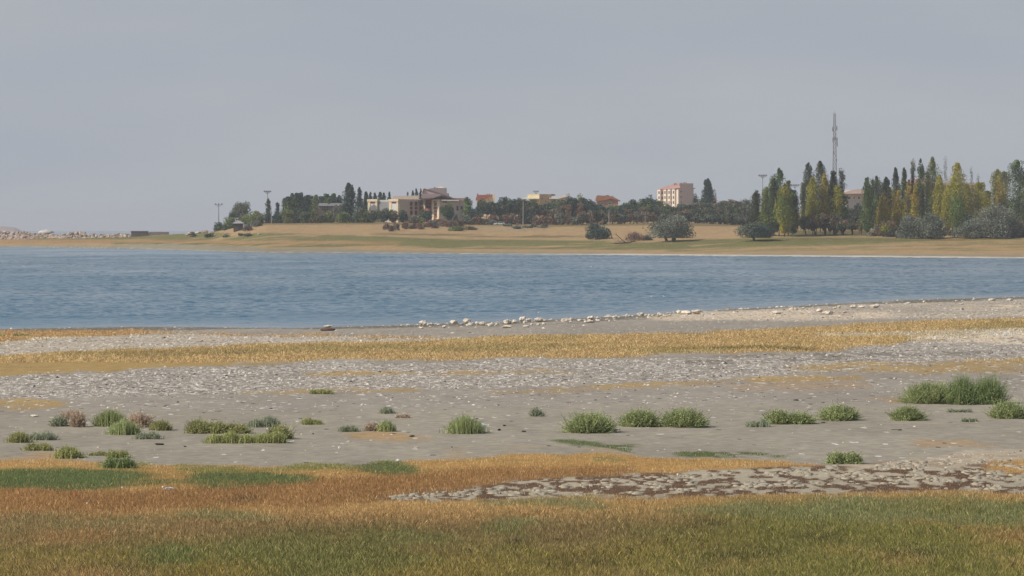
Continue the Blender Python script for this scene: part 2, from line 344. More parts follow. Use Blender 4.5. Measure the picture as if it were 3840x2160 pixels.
    paint(mud*sst(0.0, 0.07, w+0.10*np.clip((ox-2000)/600, -1, 1)*(ow < 1185)), 'salt', 0.0, 0.12)
    paint(band(ox, ow, [(2130, 1172, 1186), (2300, 1160, 1182), (2576, 1130, 1165), (4000, 1100, 1150)], 6)*0.7, 'pale', 0.15, 0.1)
    paint(band(ox, ow, [(2480, 1170, 1186), (2576, 1160, 1196), (4000, 1140, 1190)], 5)*0.9, 'orange', 0, 1.5)
    # --- far shore (rows in photo pixels)
    if (~near).any():
        fn = fbm(x/60, y/22, 61)-0.5; fm = fbm(x/14, y/9, 62)-0.5; fs = fbm(x/130, y/12, 63)-0.5
        q = py+fn*9+fm*4
        fc = np.empty((len(x), 3)); fc[:] = G['field']
        def fp(m, col):
            nonlocal fc
            m = np.clip(m, 0, 1)[:, None]; fc = fc*(1-m)+G[col]*m
        fp(band(px, q, [(560, 885, 900), (700, 874, 902), (1000, 874, 903), (1300, 881, 906), (1700, 899, 934), (2100, 902, 934), (2400, 904, 938), (2800, 893, 926), (3200, 890, 916), (3500, 895, 905), (3840, 893, 902)], 3)*sst(-0.42, -0.12, fn+fm), 'fgreen')
        fp(band(px, q, [(100, 888, 900), (500, 880, 898), (700, 886, 906)], 3), 'fgreen')
        fp(band(px, q, [(-3000, 895, 915), (0, 898, 914), (400, 898, 914), (700, 898, 912), (1000, 904, 918), (1500, 905, 925)], 3)*0.6, 'forange')
        fp(band(px, q, [(420, 909, 915), (700, 909, 918), (1000, 915, 926), (1500, 918, 930), (1700, 922, 930)], 2)*sst(-0.2, 0.05, fm+fs), 'fgreen')
        fp(band(px, q, [(1400, 873, 886), (1800, 878, 890), (2200, 885, 894)], 2)*sst(-0.15, 0.1, fm+fs)*.8, 'fdark')
        fp(band(px, q, [(2300, 908, 930), (2800, 896, 912), (3300, 896, 906), (3840, 900, 906)], 2)*sst(-0.05, 0.2, fs+fm*.6)*.8, 'fdark')
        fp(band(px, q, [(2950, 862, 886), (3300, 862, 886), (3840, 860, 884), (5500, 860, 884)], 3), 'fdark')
        fp(band(px, q, [(3500, 890, 925), (3840, 884, 930), (5500, 884, 930)], 6)*.2, 'forange')
        fp(band(px, q, [(2500, 915, 948), (3000, 905, 940), (3840, 905, 940), (5500, 910, 945)], 4)*sst(-.25, .05, fm+fs)*.65, 'fgreen')
        fp(band(px, q, [(950, 832, 841), (1400, 832, 842), (1900, 838, 849), (2700, 836, 847), (2850, 840, 850)], 2)*.75, 'fdark')
        fp(band(px, py+fm*14, [(1750, 850, 870), (1950, 850, 868), (2050, 852, 860)], 4)*.5*sst(-.1, .1, fm+fn), 'fbeach')
        sh = pl(px, [(c[0], c[1]) for c in FAR])
        bw = pl(px, [(-3000, 8), (0, 6), (400, 12), (560, 22), (800, 22), (1100, 16), (1600, 10), (2400, 8), (3840, 14)])
        fp(sst(-2, 2, q-(sh-bw)), 'fbeach')
        fp(sst(-1.2, 1.2, py+fm*3-(sh-pl(px, [(-3000, 1), (600, 2), (2000, 2), (2400, 7), (3840, 6), (6000, 6)])))*sst(-0.35, 0.0, fs+0.2+np.clip((px-2200)/1500, 0, .4)), 'fwhite')
        fp(sst(-0.6, 0.6, py-(sh-1.0)), 'wet')
        c = np.where(near[:, None], c, fc); fl = np.where(near, fl, 0.05); gr = np.where(near, gr, 0)
    c = c*(1+0.22*n1+0.22*n2+0.18*n3)[:, None]
    return np.clip(c, 0.005, 0.9), fl, gr

def ground_material():
    m = bpy.data.materials.new('shore_ground'); m.use_nodes = True; t = m.node_tree; b = t.nodes['Principled BSDF']; n_ = t.nodes.new; l_ = t.links.new
    g = n_('ShaderNodeNewGeometry'); a = n_('ShaderNodeAttribute'); a.attribute_name = 'col'; f = n_('ShaderNodeAttribute'); f.attribute_name = 'stony'
    no = n_('ShaderNodeTexNoise'); no.inputs['Scale'].default_value = 2.2; no.inputs['Detail'].default_value = 8; no.inputs['Roughness'].default_value = 0.7; l_(g.outputs['Position'], no.inputs['Vector'])
    r = n_('ShaderNodeMapRange'); r.inputs[1].default_value = 0.3; r.inputs[2].default_value = 0.7; r.inputs[3].default_value = 0.75; r.inputs[4].default_value = 1.25; l_(no.outputs[0], r.inputs[0])
    v = n_('ShaderNodeVectorMath'); v.operation = 'SCALE'; l_(a.outputs[0], v.inputs[0]); l_(r.outputs[0], v.inputs['Scale'])
    # small stones: cells, some pale, some dark
    vo = n_('ShaderNodeTexVoronoi'); vo.inputs['Scale'].default_value = 5.5; mp_ = n_('ShaderNodeMapping'); mp_.inputs['Scale'].default_value = (1, 0.35, 1); l_(g.outputs['Position'], mp_.inputs[0]); l_(mp_.outputs[0], vo.inputs['Vector'])
    sx = n_('ShaderNodeSeparateColor'); l_(vo.outputs['Color'], sx.inputs[0])
    lt = n_('ShaderNodeMath'); lt.operation = 'LESS_THAN'; l_(sx.outputs[0], lt.inputs[0])
    ms = n_('ShaderNodeMath'); ms.operation = 'MULTIPLY'; ms.inputs[1].default_value = 0.45; l_(f.outputs['Fac'], ms.inputs[0]); l_(ms.outputs[0], lt.inputs[1])
    sc_ = n_('ShaderNodeMix'); sc_.data_type = 'RGBA'; sc_.inputs[6].default_value = (0.10, 0.09, 0.08, 1); sc_.inputs[7].default_value = (0.62, 0.58, 0.52, 1)
    gt = n_('ShaderNodeMapRange'); gt.inputs[1].default_value = 0.15; gt.inputs[2].default_value = 0.6; l_(sx.outputs[1], gt.inputs[0]); l_(gt.outputs[0], sc_.inputs[0])
    mx_ = n_('ShaderNodeMix'); mx_.data_type = 'RGBA'; l_(lt.outputs[0], mx_.inputs[0]); l_(v.outputs[0], mx_.inputs[6]); l_(sc_.outputs[2], mx_.inputs[7])
    l_(mx_.outputs[2], b.inputs['Base Color']); b.inputs['Roughness'].default_value = 0.95; b.inputs['Specular IOR Level'].default_value = 0.1
    bp = n_('ShaderNodeBump'); bp.inputs['Strength'].default_value = 0.5; bp.inputs['Distance'].default_value = 0.06; l_(no.outputs[0], bp.inputs['Height']); l_(bp.outputs[0], b.inputs['Normal'])
    return m

def fan(us, Ds, off=25.0):
    U, D = np.meshgrid(us, Ds); x = (U*(D+off)).ravel(); y = D.ravel()
    nu, nd = len(us), len(Ds); i = np.arange(nd-1)[:, None]*nu+np.arange(nu-1)[None, :]
    return x, y, np.stack([i, i+1, i+nu+1, i+nu], -1).reshape(-1, 4)

rows_near = 8.5*F/(np.arange(2420, 1085, -3.0)-HZ)
Ds = np.concatenate([[-20, 0, 20, 40, 55, 65], rows_near[rows_near > 72], np.arange(530, 1040, 40.0), np.arange(1045, 2080, 7.0), [2150, 2300, 2600, 3000, 3500, 4500, 6500, 10000, 16000, 24000]])
us = np.concatenate([np.linspace(-0.32, -0.16, 70)[:-1], np.linspace(-0.16, 0.16, 720), np.linspace(0.16, 0.32, 70)[1:]])
gx, gy, gf = fan(us, Ds)
gz = terrain(gx, gy)
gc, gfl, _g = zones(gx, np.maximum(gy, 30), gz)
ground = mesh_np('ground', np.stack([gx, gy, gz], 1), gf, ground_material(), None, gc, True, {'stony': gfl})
tag(ground, kind='structure')

# ------------------------------------------------------------------ lake
def water_material():
    m = bpy.data.materials.new('lake_water'); m.use_nodes = True; t = m.node_tree; b = t.nodes['Principled BSDF']; n_ = t.nodes.new; l_ = t.links.new
    a_ = n_('ShaderNodeAttribute'); a_.attribute_name = 'shallow'; mw = n_('ShaderNodeMix'); mw.data_type = 'RGBA'; mw.inputs[6].default_value = (0.072, 0.160, 0.228, 1); mw.inputs[7].default_value = (0.17, 0.19, 0.19, 1)
    l_(a_.outputs['Fac'], mw.inputs[0]); l_(mw.outputs[2], b.inputs['Base Color'])
    gp = n_('ShaderNodeNewGeometry'); mp_ = n_('ShaderNodeMapping'); mp_.inputs['Scale'].default_value = (1, .35, 1); lane = n_('ShaderNodeTexNoise'); lane.inputs['Scale'].default_value = 0.03; lane.inputs['Detail'].default_value = 4
    l_(gp.outputs['Position'], mp_.inputs[0]); l_(mp_.outputs[0], lane.inputs['Vector']); lr = n_('ShaderNodeMapRange'); lr.inputs[1].default_value = .35; lr.inputs[2].default_value = .65; lr.inputs[3].default_value = .08; lr.inputs[4].default_value = .22; l_(lane.outputs[0], lr.inputs[0]); l_(lr.outputs[0], b.inputs['Roughness'])
    b.inputs['IOR'].default_value = 1.333
    g = n_('ShaderNodeNewGeometry'); no = n_('ShaderNodeTexNoise'); no.inputs['Scale'].default_value = 2.5; no.inputs['Detail'].default_value = 4; l_(g.outputs['Position'], no.inputs['Vector'])
    bp = n_('ShaderNodeBump'); bp.inputs['Strength'].default_value = 0.5; bp.inputs['Distance'].default_value = 0.12; l_(no.outputs[0], bp.inputs['Height']); l_(bp.outputs[0], b.inputs['Normal'])
    return m
wd_, dd = [], 260.0
while dd < 2000: wd_.append(dd); dd += 0.55 if dd < 480 else (0.9 if dd < 700 else 1.4 if dd < 1250 else 5)
wd_ += [2200, 2600, 3200, 4000, 6000, 9000, 14000, 24000]
wus = np.concatenate([np.linspace(-0.32, -0.15, 60)[:-1], np.linspace(-0.15, 0.15, 560), np.linspace(0.15, 0.32, 60)[1:]])
wx, wy, wf = fan(wus, np.array(wd_), 0)
wr = np.random.default_rng(3); wz = np.zeros_like(wx)
for k in range(26):
    lam = wr.uniform(1.0, 4.2); th = wr.normal(0.35, 0.45); kx, ky = math.sin(th)*2*math.pi/lam, math.cos(th)*2*math.pi/lam
    wz += 0.0085*lam**0.6*np.sin(kx*wx+ky*wy+wr.uniform(0, 6.28)+1.5*fbm(wx/20, wy/20, 70+k, 2))
gust = 0.55+0.95*fbm(wx/30, wy/90, 81, 3)
chop = (fbm(wx/0.9, wy/2.2, 80, 3)-0.5)*0.24
px_w = 1920+F*wx/np.maximum(wy, 1); dsh = CH*F/(pl(px_w, NEAR_SHORE)-HZ)
fade = np.clip((wy-dsh)/50, 0.12, 1)*(1-np.clip((wy-1500)/400, 0, 1))
wz = (wz*gust+chop*gust)*fade
water = mesh_np('water', np.stack([wx, wy, wz], 1), wf, water_material(), None, None, True, {'shallow': np.clip(1-(wy-dsh)/pl(px_w, [(0, 10), (1200, 16), (2000, 26), (3840, 34)]), 0, 1)*.8+.25*np.clip((px_w-1200)/3000, 0, 1)})
tag(water, kind='structure')

# distant pale headland across the lake, far left
hb = MB(); hr_ = random.Random(2); prof = []
for i in range(41):
    t = i/40; px = -900+t*985; h = 858-20*math.sin(math.pi*min(1, t*0.98+0.02))**0.8-5*hr_.random() if 0 < i < 40 else 872
    prof.append((px, h if i < 40 else 868))
Dh = 7000
vv = []; ff = []
for j, (dd2, s_) in enumerate(((0, 0.0), (250, 0.75), (700, 1.0), (1500, 0.6), (2400, 0))):
    for (px, h) in prof: vv.append((X(px, Dh+dd2), Dh+dd2, max(0.0, Zr(h, Dh))*s_-1+hr_.random()*1.0))
n_ = len(prof)
for j in range(4):
    for i in range(n_-1): ff.append((j*n_+i, j*n_+i+1, (j+1)*n_+i+1, (j+1)*n_+i))
hill = mesh_np('hill', np.array(vv), np.array(ff), M['hill'], None, None, True); tag(hill, kind='structure')

# ------------------------------------------------------------------ trees and shrubs
def leaf_quads(P, s, rg, up=0.0):
    """randomly turned leaf clumps (bent rhombs) centred on P"""
    n = len(P); a = rg.normal(size=(n, 3)); a /= np.linalg.norm(a, axis=1)[:, None]
    b = rg.normal(size=(n, 3)); b[:, 2] += up; b -= a*(a*b).sum(1)[:, None]; b /= np.linalg.norm(b, axis=1)[:, None]
    c = np.cross(a, b); s = (s*rg.uniform(0.6, 1.4, n))[:, None]
    V = np.stack([P-b*s*0.6, P+c*s*0.4+a*s*0.1, P+b*s*0.6, P-c*s*0.4+a*s*0.1], 1).reshape(-1, 3)
    return V, np.arange(4*n).reshape(-1, 4)

def crown_points(kind, h, w, n, rg):
    """leaf positions in a crown of height h, width w, base at z=0; also a clump number per leaf"""
    if kind in ('column', 'egg'):
        kk = max(26, int(h/w*13)); tk = (np.arange(kk)+rg.uniform(0, 1, kk))/kk*.96+.02; ak = rg.uniform(0, 6.283, kk)
        tp_ = .55 if kind == 'egg' else .30
        wob = np.interp(tk0 := np.linspace(0, 1, 9), tk0, rg.uniform(.68, 1.12, 9)) if kind != 'egg' else np.ones(9)
        pr = lambda t: np.clip(np.minimum(1, (t/0.22)**0.6)*np.clip((1-t)/tp_, 0, 1)**0.6*np.interp(t, np.linspace(0, 1, 9), wob), 0.05, 1)
        rk = pr(tk)*w*0.5*rg.uniform(0.15, 0.78, kk)
        C = np.stack([rk*np.cos(ak), rk*np.sin(ak), tk*h], 1)
        wt = np.where((tk > .45) & (rg.uniform(size=kk) < (.35 if kind == 'column' else 0)), .12, 1.0); q = rg.choice(kk, n, p=wt/wt.sum()); r = pr(tk[q])*w*0.34
        d = rg.normal(size=(n, 3)); dl = np.linalg.norm(d, axis=1)[:, None]; d = d/dl*np.minimum(dl*.62, 1.05); P = C[q]+d*np.stack([r, r, r*1.7], 1)
        P[:, 2] = np.clip(P[:, 2], 0, h*1.0)
        return P, q
    if kind == 'sparse':
        kk = 34; tk = (np.arange(kk)+rg.uniform(0, 1, kk))/kk*.95+.03; ak = rg.uniform(0, 6.283, kk)
        rk = w*0.42*rg.uniform(0.0, 0.75, kk)*(1-0.5*tk); C = np.stack([rk*np.cos(ak), rk*np.sin(ak), tk*h], 1)
        q = rg.integers(0, kk, n); P = C[q]+rg.normal(size=(n, 3))*np.array([w*0.13, w*0.13, h*0.03]); return P, q
    kk = dict(round=15, dome=18, olive=26, low=22, loose=15)[kind]
    d = rg.normal(size=(kk, 3)); d /= np.linalg.norm(d, axis=1)[:, None]; rr = rg.uniform(0.35, 0.85, kk)**0.7
    if kind in ('dome', 'low', 'olive'):
        d[:, 2] = np.abs(d[:, 2]); C = d*rr[:, None]*np.array([w*0.46, w*0.46, h*0.82]); C[:, 2] += h*0.06
        sg = np.array([w*0.13, w*0.13, h*0.13])
    else:
        C = d*rr[:, None]*np.array([w*0.44, w*0.44, h*0.45]); C[:, 2] += h*0.5
        sg = np.array([w*0.13, w*0.13, h*0.12])
    sc = rg.uniform(0.7, 1.35, kk)
    q = rg.integers(0, kk, n); dd_ = rg.normal(size=(n, 3)); ln = np.linalg.norm(dd_, axis=1)[:, None]; dd_ = dd_/ln*np.minimum(ln, 1.9)
    P = C[q]+dd_*sg*sc[q][:, None]
    P[:, 2] = np.clip(P[:, 2], 0.0, None)
    return P, q

def leaf_colour(q, P, h, cols, rg, split=None):
    """cols: list of leaf colours; each clump takes one, leaves vary a little around it"""
    k = int(q.max())+1; cols = [np.asarray(c) for c in cols]
    pick = rg.integers(0, len(cols), k)
    if split is not None:      # yellow below, green above (or the reverse), as leaves turn
        zc = np.array([P[q == i, 2].mean() if (q == i).any() else 0 for i in range(k)])/h
        pick = np.where(zc+rg.normal(size=k)*0.10 > split, 1, 0)
    c = np.array(cols)[pick][q]*rg.uniform(0.78, 1.22, k)[q][:, None]*rg.uniform(0.75, 1.25, len(q))[:, None]
    return np.repeat(c, 4, 0)

LC = {k: np.array(v) for k, v in dict(
    dark=(0.030, 0.046, 0.034), teal=(0.033, 0.056, 0.046), green=(0.062, 0.088, 0.036), lgreen=(0.105, 0.125, 0.040), olive=(0.085, 0.090, 0.042), grey=(0.105, 0.105, 0.085),
    silver=(0.112, 0.122, 0.098), greyg=(0.080, 0.090, 0.066), brown=(0.115, 0.078, 0.052), redbrown=(0.125, 0.070, 0.050), purple=(0.095, 0.062, 0.058), yellow=(0.29, 0.262, 0.045),
    gold=(0.31, 0.225, 0.05), ygreen=(0.23, 0.225, 0.045), pgreen=(0.080, 0.112, 0.036), dpop=(0.042, 0.052, 0.032), straw=(0.25, 0.19, 0.11)).items()}
LC = {k: v*(1.5 if k in ('yellow', 'gold', 'straw', 'ygreen') else 2.15) for k, v in LC.items()}
_seed = [100]
def tree(name, px, top, base, wpx, kind, cols, label, cat='tree', D=None, group=None, trunk=0.12, bark='bark', split=None, leaf=None, dens=1.0, stems=1):
    _seed[0] += 1; rg = np.random.default_rng(_seed[0]); rr = random.Random(_seed[0])
    if D is None: D = far_D(px, base)
    x = X(px, D); z0 = tz(x, D); h = Zr(top, D)-z0; w = wpx*D/F
    h = max(h, 0.6)
    e = empty(name, (x, D, z0-0.05), label, cat, group)
    cb = h*trunk; ch = h-cb
    ppm = F/D; s = leaf or (4.4/ppm)
    n = int(np.clip(dens*0.85*wpx*ch*ppm/ (s*ppm/3.6)**2 * (1.25 if kind in ('round', 'dome', 'olive', 'low') else 1.0), 140, 9000))
    if kind == 'sparse': n = int(n*0.33)
    if kind == 'loose': n = int(n*0.7)
    P, q = crown_points(kind, ch, w, n, rg); P[:, 2] += cb
    V, Fq = leaf_quads(P, np.full(n, s), rg, 0.6)
    cc = leaf_colour(q, P, h, [LC[c] for c in cols], rg, split)
    cr = mesh_np('crown', V, Fq, LEAF, e, cc)
    t = MB(); r = max(0.10, w*0.035)
    for k in range(stems):
        ox = 0 if stems == 1 else rr.uniform(-.22, .22)*w; oy = 0 if stems == 1 else rr.uniform(-.2, .2)*w
        lean = rr.uniform(-.08, .08)*h
        m = (ox+lean*.5, oy, cb+ch*0.35)
        t.bar((ox*.4, oy*.4, -0.3), m, r, r*0.7); t.bar(m, (ox+lean*(1 if kind not in ('column', 'sparse', 'egg') else .5), oy, cb+ch*(.97 if kind in ('column', 'sparse', 'egg') else .8)), r*0.7, r*0.2)
        for j in range(4):
            a = rr.uniform(0, 6.28); zz = cb+ch*rr.uniform(0.05, 0.5)
            up = 0.35 if kind in ('column', 'sparse') else 0.22
            t.bar((ox+lean*.5, oy, zz), (ox+math.cos(a)*w*0.33, oy+math.sin(a)*w*0.33, zz+ch*up*rr.uniform(.5, 1.1)), r*0.5, r*0.12, 4)
    me_t = t.build('trunk', M[bark]); me_t.parent = e
    return e

ORD = ['leftmost', 'second', 'third', 'fourth', 'fifth', 'sixth', 'seventh', 'eighth', 'ninth', 'tenth', 'eleventh', 'twelfth', 'thirteenth', 'fourteenth', 'fifteenth', 'sixteenth', 'seventeenth', 'eighteenth', 'nineteenth', 'twentieth']
def ordl(i, n):
    if i == 0: return 'leftmost'
    if i == n-1: return 'rightmost'
    return ORD[i]+' from the left' if i < len(ORD) else ORD[n-1-i]+' from the right'

def row(name, items, desc, where, group, cat='tree', **kw):
    """items: (px, top, width[, base[, cols]]) sorted from left to right; the label counts along the row"""
    items = sorted(items, key=lambda t: t[0])
    for i, it in enumerate(items):
        k = dict(kw); wide = k.pop('wide', 1.0); base = it[3] if len(it) > 3 and it[3] else k.pop('base', 860); k.pop('base', None)
        cols = it[4] if len(it) > 4 else k.pop('cols'); k.pop('cols', None)
        kind = k.pop('kind', 'round')
        tree(name, it[0], it[1], base, it[2]*wide, kind, cols, f'{desc}, {ordl(i, len(items))} {where}', cat, group=group, **k)

# row of dark poplars behind the left shrub belt
row('poplar_tree', [(1080, 738, 26), (1098, 725, 26), (1114, 723, 24), (1129, 723, 32), (1144, 738, 26), (1157, 732, 26), (1169, 735, 24), (1202, 737, 30), (1220, 727, 26), (1231, 730, 24), (1242, 735, 24), (1255, 726, 30), (1273, 733, 26)],
    'dark green poplar', 'in the dense row behind the left shrubs', 'dark poplars behind the shrub belt', 'poplar', kind='column', cols=['dark', 'teal', 'pgreen'], D=1830, trunk=0.06, wide=1.5)
row('poplar_tree', [(1183, 731, 32, None, ['olive', 'pgreen']), (1234, 742, 26, None, ['olive', 'pgreen'])], 'yellowish olive poplar', 'of two in the dark poplar row', 'dark poplars behind the shrub belt', 'poplar', kind='column', cols=['olive'], D=1815, trunk=0.06)
tree('poplar_tree', 1066, 743, 800, 24, 'column', ['teal', 'pgreen'], 'short grey-green poplar starting the dense row on its left end', 'poplar', D=1830, trunk=.05)
tree('poplar_tree', 1006, 744, 800, 25, 'column', ['dark', 'greyg'], 'lone dark column tree directly below the taller floodlight mast', 'poplar', D=1840, trunk=.05)
tree('poplar_tree', 1040, 759, 800, 20, 'column', ['dark'], 'small dark pointed tree alone between the mast and the poplar row', 'poplar', D=1840, trunk=.05)
tree('poplar_tree', 1310, 686, 806, 54, 'egg', ['dark', 'dark', 'teal'], 'big broad dark poplar towering left of the flat-roofed building', 'poplar', D=1745, trunk=.08, dens=1.5)
tree('poplar_tree', 1348, 702, 800, 32, 'column', ['dark', 'teal'], 'second tall dark poplar close behind the biggest one', 'poplar', D=1800, trunk=.25)
tree('poplar_tree', 1372, 718, 800, 26, 'column', ['dark'], 'dark pointed poplar touching the left end of the flat-roofed building', 'poplar', D=1790, trunk=.08, dens=1.4)
row('poplar_tree', [(1390, 719, 18), (1406, 720, 20), (1426, 719, 18), (1440, 721, 20), (1460, 719, 15), (1529, 719, 10)], 'dark poplar top', 'showing over the flat roof', 'poplars behind the flat roof', 'poplar', kind='column', cols=['dark', 'teal'], D=1950, trunk=.06, dens=1.3)
row('poplar_tree', [(1548, 713, 14), (1561, 706, 18), (1578, 706, 13)], 'dark poplar', 'of three beside the pink gable roof', 'poplars beside the pink gable', 'poplar', kind='column', cols=['dark', 'teal'], D=1950, trunk=.06, dens=1.3)
tree('poplar_tree', 1630, 699, 800, 14, 'column', ['dark'], 'small dark treetop behind the highest roof of the building complex', 'tree', D=1950, trunk=.1)
# left headland
tree('broadleaf_tree', 906, 753, 845, 72, 'round', ['greyg', 'silver', 'green'], 'large grey-green tree with a peaked crown on the left headland', D=1800, trunk=.12)
tree('broadleaf_tree', 869, 792, 850, 26, 'round', ['dark', 'teal'], 'small dark tree tucked left of the large grey-green tree', D=1795)
tree('shrub', 822, 824, 864, 40, 'dome', ['dark', 'teal', 'green'], 'dark green bush at the outer tip of the headland', 'shrub', trunk=.05)
tree('shrub', 843, 838, 864, 26, 'dome', ['teal', 'green'], 'dark bush directly left of the hut', 'shrub', trunk=.05)
tree('shrub', 859, 811, 852, 52, 'dome', ['lgreen', 'green'], 'light green bush above the hut roof', 'shrub', D=1780, trunk=.05)
tree('shrub', 930, 837, 866, 42, 'dome', ['purple', 'grey'], 'grey-purple bush touching the right side of the hut', 'shrub', trunk=.05)
tree('shrub', 936, 798, 846, 66, 'dome', ['green', 'lgreen'], 'wide green bush below the large grey-green tree', 'shrub', D=1770, trunk=.05)
tree('shrub', 962, 822, 850, 44, 'dome', ['silver', 'greyg'], 'grey-green bush on the crest right of the hut', 'shrub', trunk=.05)
tree('shrub', 968, 783, 840, 62, 'dome', ['green', 'lgreen', 'olive'], 'broad green shrub left of the pole mast foot', 'shrub', D=1760, trunk=.05)
row('shrub', [(1006, 797, 32, 840, ['teal', 'dark']), (1038, 796, 44, 839, ['dark', 'teal']), (1080, 781, 64, 838, ['olive', 'lgreen']), (1115, 806, 40, 838, ['dark', 'greyg']), (1147, 788, 48, 836, ['green', 'greyg']), (1183, 782, 50, 836, ['brown', 'olive']), (1207, 792, 44, 836, ['green', 'olive', 'dark']),
              (1234, 786, 40, 836, ['olive', 'lgreen']), (1286, 786, 52, 838, ['lgreen', 'green']), (1326, 802, 40, 838, ['greyg', 'teal']), (1347, 768, 40, 832, ['green', 'greyg']), (1368, 782, 54, 836, ['olive', 'green']), (1388, 808, 26, 838, ['dark', 'brown'])],
    'bushy shrub', 'in the belt along the top of the tan field', 'shrub belt above the tan field', 'shrub', kind='dome', cols=['green'], trunk=.05, D=1712)
tree('shrub', 1268, 763, 815, 46, 'dome', ['grey', 'greyg'], 'pale grey-green shrub in front of the long low building', 'shrub', D=1735, trunk=.05)
tree('shrub', 1060, 786, 832, 40, 'dome', ['lgreen', 'green'], 'yellow-green shrub behind the dark teal one under the poplar row', 'shrub', D=1760, trunk=.05)
# in front of the complex
row('broadleaf_tree', [(1404, 788, 40, 838, ['dark', 'greyg']), (1440, 783, 56, 838, ['dark', 'green', 'greyg']), (1475, 787, 44, 838, ['olive', 'greyg']), (1512, 790, 44, 836, ['dark', 'teal']), (1546, 806, 40, 838, ['greyg', 'brown'])], 'dark bushy tree', 'before the flat-roofed wing', 'trees before the flat-roofed wing', kind='round', cols=['dark'], D=1708, trunk=.1)
tree('broadleaf_tree', 1585, 788, 832, 42, 'round', ['teal', 'greyg', 'green'], 'blue-green bushy tree below the left cream bay of the gabled building', D=1705, trunk=.08)
tree('broadleaf_tree', 1610, 790, 832, 26, 'round', ['dark', 'teal'], 'dark bushy tree below the dark stair recess', D=1703, trunk=.08)
tree('broadleaf_tree', 1676, 765, 832, 48, 'round', ['teal', 'dark', 'green'], 'rounded dark tree before the grey gable wall', D=1705, trunk=.08)
tree('shrub', 1706, 798, 832, 26, 'dome', ['dark', 'greyg'], 'small dark bush at the foot of the grey gable wall', 'shrub', D=1702, trunk=.05)
tree('shrub', 1579, 812, 838, 28, 'dome', ['lgreen', 'ygreen'], 'bright yellow-green bush before the gabled building', 'shrub', D=1690, trunk=.05)
tree('shrub', 1550, 804, 840, 38, 'dome', ['brown', 'grey'], 'brown-grey bush below the plain beige wall', 'shrub', D=1690, trunk=.05)
tree('poplar_tree', 1753, 740, 832, 34, 'column', ['green', 'pgreen'], 'green upright tree just right of the building complex', 'tree', D=1715, trunk=.06, dens=1.3)
tree('broadleaf_tree', 1783, 772, 832, 44, 'round', ['dark', 'teal'], 'very dark round tree below the red-roofed house', D=1705, trunk=.06)
row('shrub', [(1449, 833, 26, 862), (1466, 840, 18, 868), (1485, 830, 28, 864), (1519, 827, 32, 860), (1552, 828, 36, 858), (1577, 832, 28, 860), (1600, 828, 30, 852, ['brown', 'redbrown']), (1620, 820, 42, 856), (1642, 816, 40, 846, ['redbrown', 'brown']), (1662, 816, 48, 850), (1692, 819, 42, 852), (1720, 818, 42, 850, ['grey', 'brown'])],
    'reddish brown dry shrub', 'on the slope below the complex', 'brown shrubs below the complex', 'shrub', kind='dome', cols=['brown', 'redbrown', 'grey'], trunk=.08)
row('shrub', [(1744, 804, 46, 844, ['grey', 'silver']), (1768, 826, 36, 846, ['brown', 'grey']), (1782, 804, 42, 840, ['brown', 'redbrown']), (1806, 812, 40, 842, ['green', 'brown']), (1830, 818, 40, 842, ['greyg', 'grey'])], 'grey-brown shrub', 'in the gap right of the complex', 'shrubs right of the complex', 'shrub', kind='dome', cols=['grey'], trunk=.06, D=1668)
tree('shrub', 1716, 845, 866, 72, 'low', ['olive', 'lgreen'], 'low spreading olive-green scrub at the right end of the brown shrubs', 'shrub', trunk=.03)
tree('shrub', 1757, 846, 863, 60, 'low', ['olive', 'brown'], 'low brownish scrub on the field edge left of the parked cars', 'shrub', trunk=.03)
row('shrub', [(1903, 832, 40, 849), (1938, 842, 42, 858), (1977, 842, 36, 856), (2000, 836, 32, 852), (2040, 837, 34, 855)], 'low grey-green shrub', 'on the field edge around the tall pole', 'low shrubs around the pole', 'shrub', kind='low', cols=['greyg', 'grey'], trunk=.03)
row('shrub', [(2020, 818, 26, 840, ['purple']), (2046, 798, 48, 846, ['redbrown', 'brown']), (2080, 820, 30, 846, ['redbrown', 'purple'])], 'red-brown shrub', 'of three right of the tall pole', 'red-brown shrubs by the pole', 'shrub', kind='dome', cols=['redbrown'], trunk=.05, D=1655)
# middle thicket
TOP = [(1745, 748), (1790, 746), (1850, 750), (1875, 742), (1900, 741), (1930, 735), (1960, 746), (1990, 748), (2030, 766), (2070, 760), (2100, 742), (2150, 733), (2190, 738), (2215, 756), (2250, 766), (2300, 768), (2345, 756), (2370, 756), (2392, 748), (2430, 742), (2455, 738), (2472, 752), (2520, 770), (2570, 758), (2600, 757), (2640, 750), (2690, 757), (2720, 748), (2760, 746), (2810, 748)]
tr_ = random.Random(11)
def thick(x0, x1, step, wd, off, D, base, kinds, cols, desc, where, group, **kw):
    it = []; px = x0
    while px < x1:
        t = (pl(px, TOP) + off + tr_.uniform(-5, 6)) if off < 40 else 800+tr_.uniform(-8, 8)
        it.append((px, float(t), wd*tr_.uniform(.85, 1.3), base, tr_.choice(cols))); px += step*tr_.uniform(.85, 1.15)
    row('broadleaf_tree', it, desc, where, group, D=D, kind=kinds, **kw)
thick(1800, 2060, 25, 40, 1, 1800, 815, 'round', [['teal', 'greyg'], ['dark', 'green'], ['teal', 'dark'], ['green', 'greyg']], 'tall drooping green tree', 'at the back of the central thicket', 'back trees of the central thicket', trunk=.2, dens=1.2)
thick(2062, 2470, 27, 46, 1, 1800, 815, 'round', [['green', 'teal'], ['dark', 'teal'], ['green', 'lgreen', 'greyg'], ['teal', 'greyg']], 'round green tree', 'along the back, left of the apartment block', 'back trees left of the apartment block', trunk=.2, dens=1.2)
thick(2476, 2830, 27, 46, 1, 1800, 815, 'round', [['dark', 'greyg'], ['olive', 'greyg'], ['greyg', 'brown'], ['green', 'dark']], 'grey-green tree', 'along the back, right of the apartment block', 'back trees right of the apartment block', trunk=.2, dens=1.2)
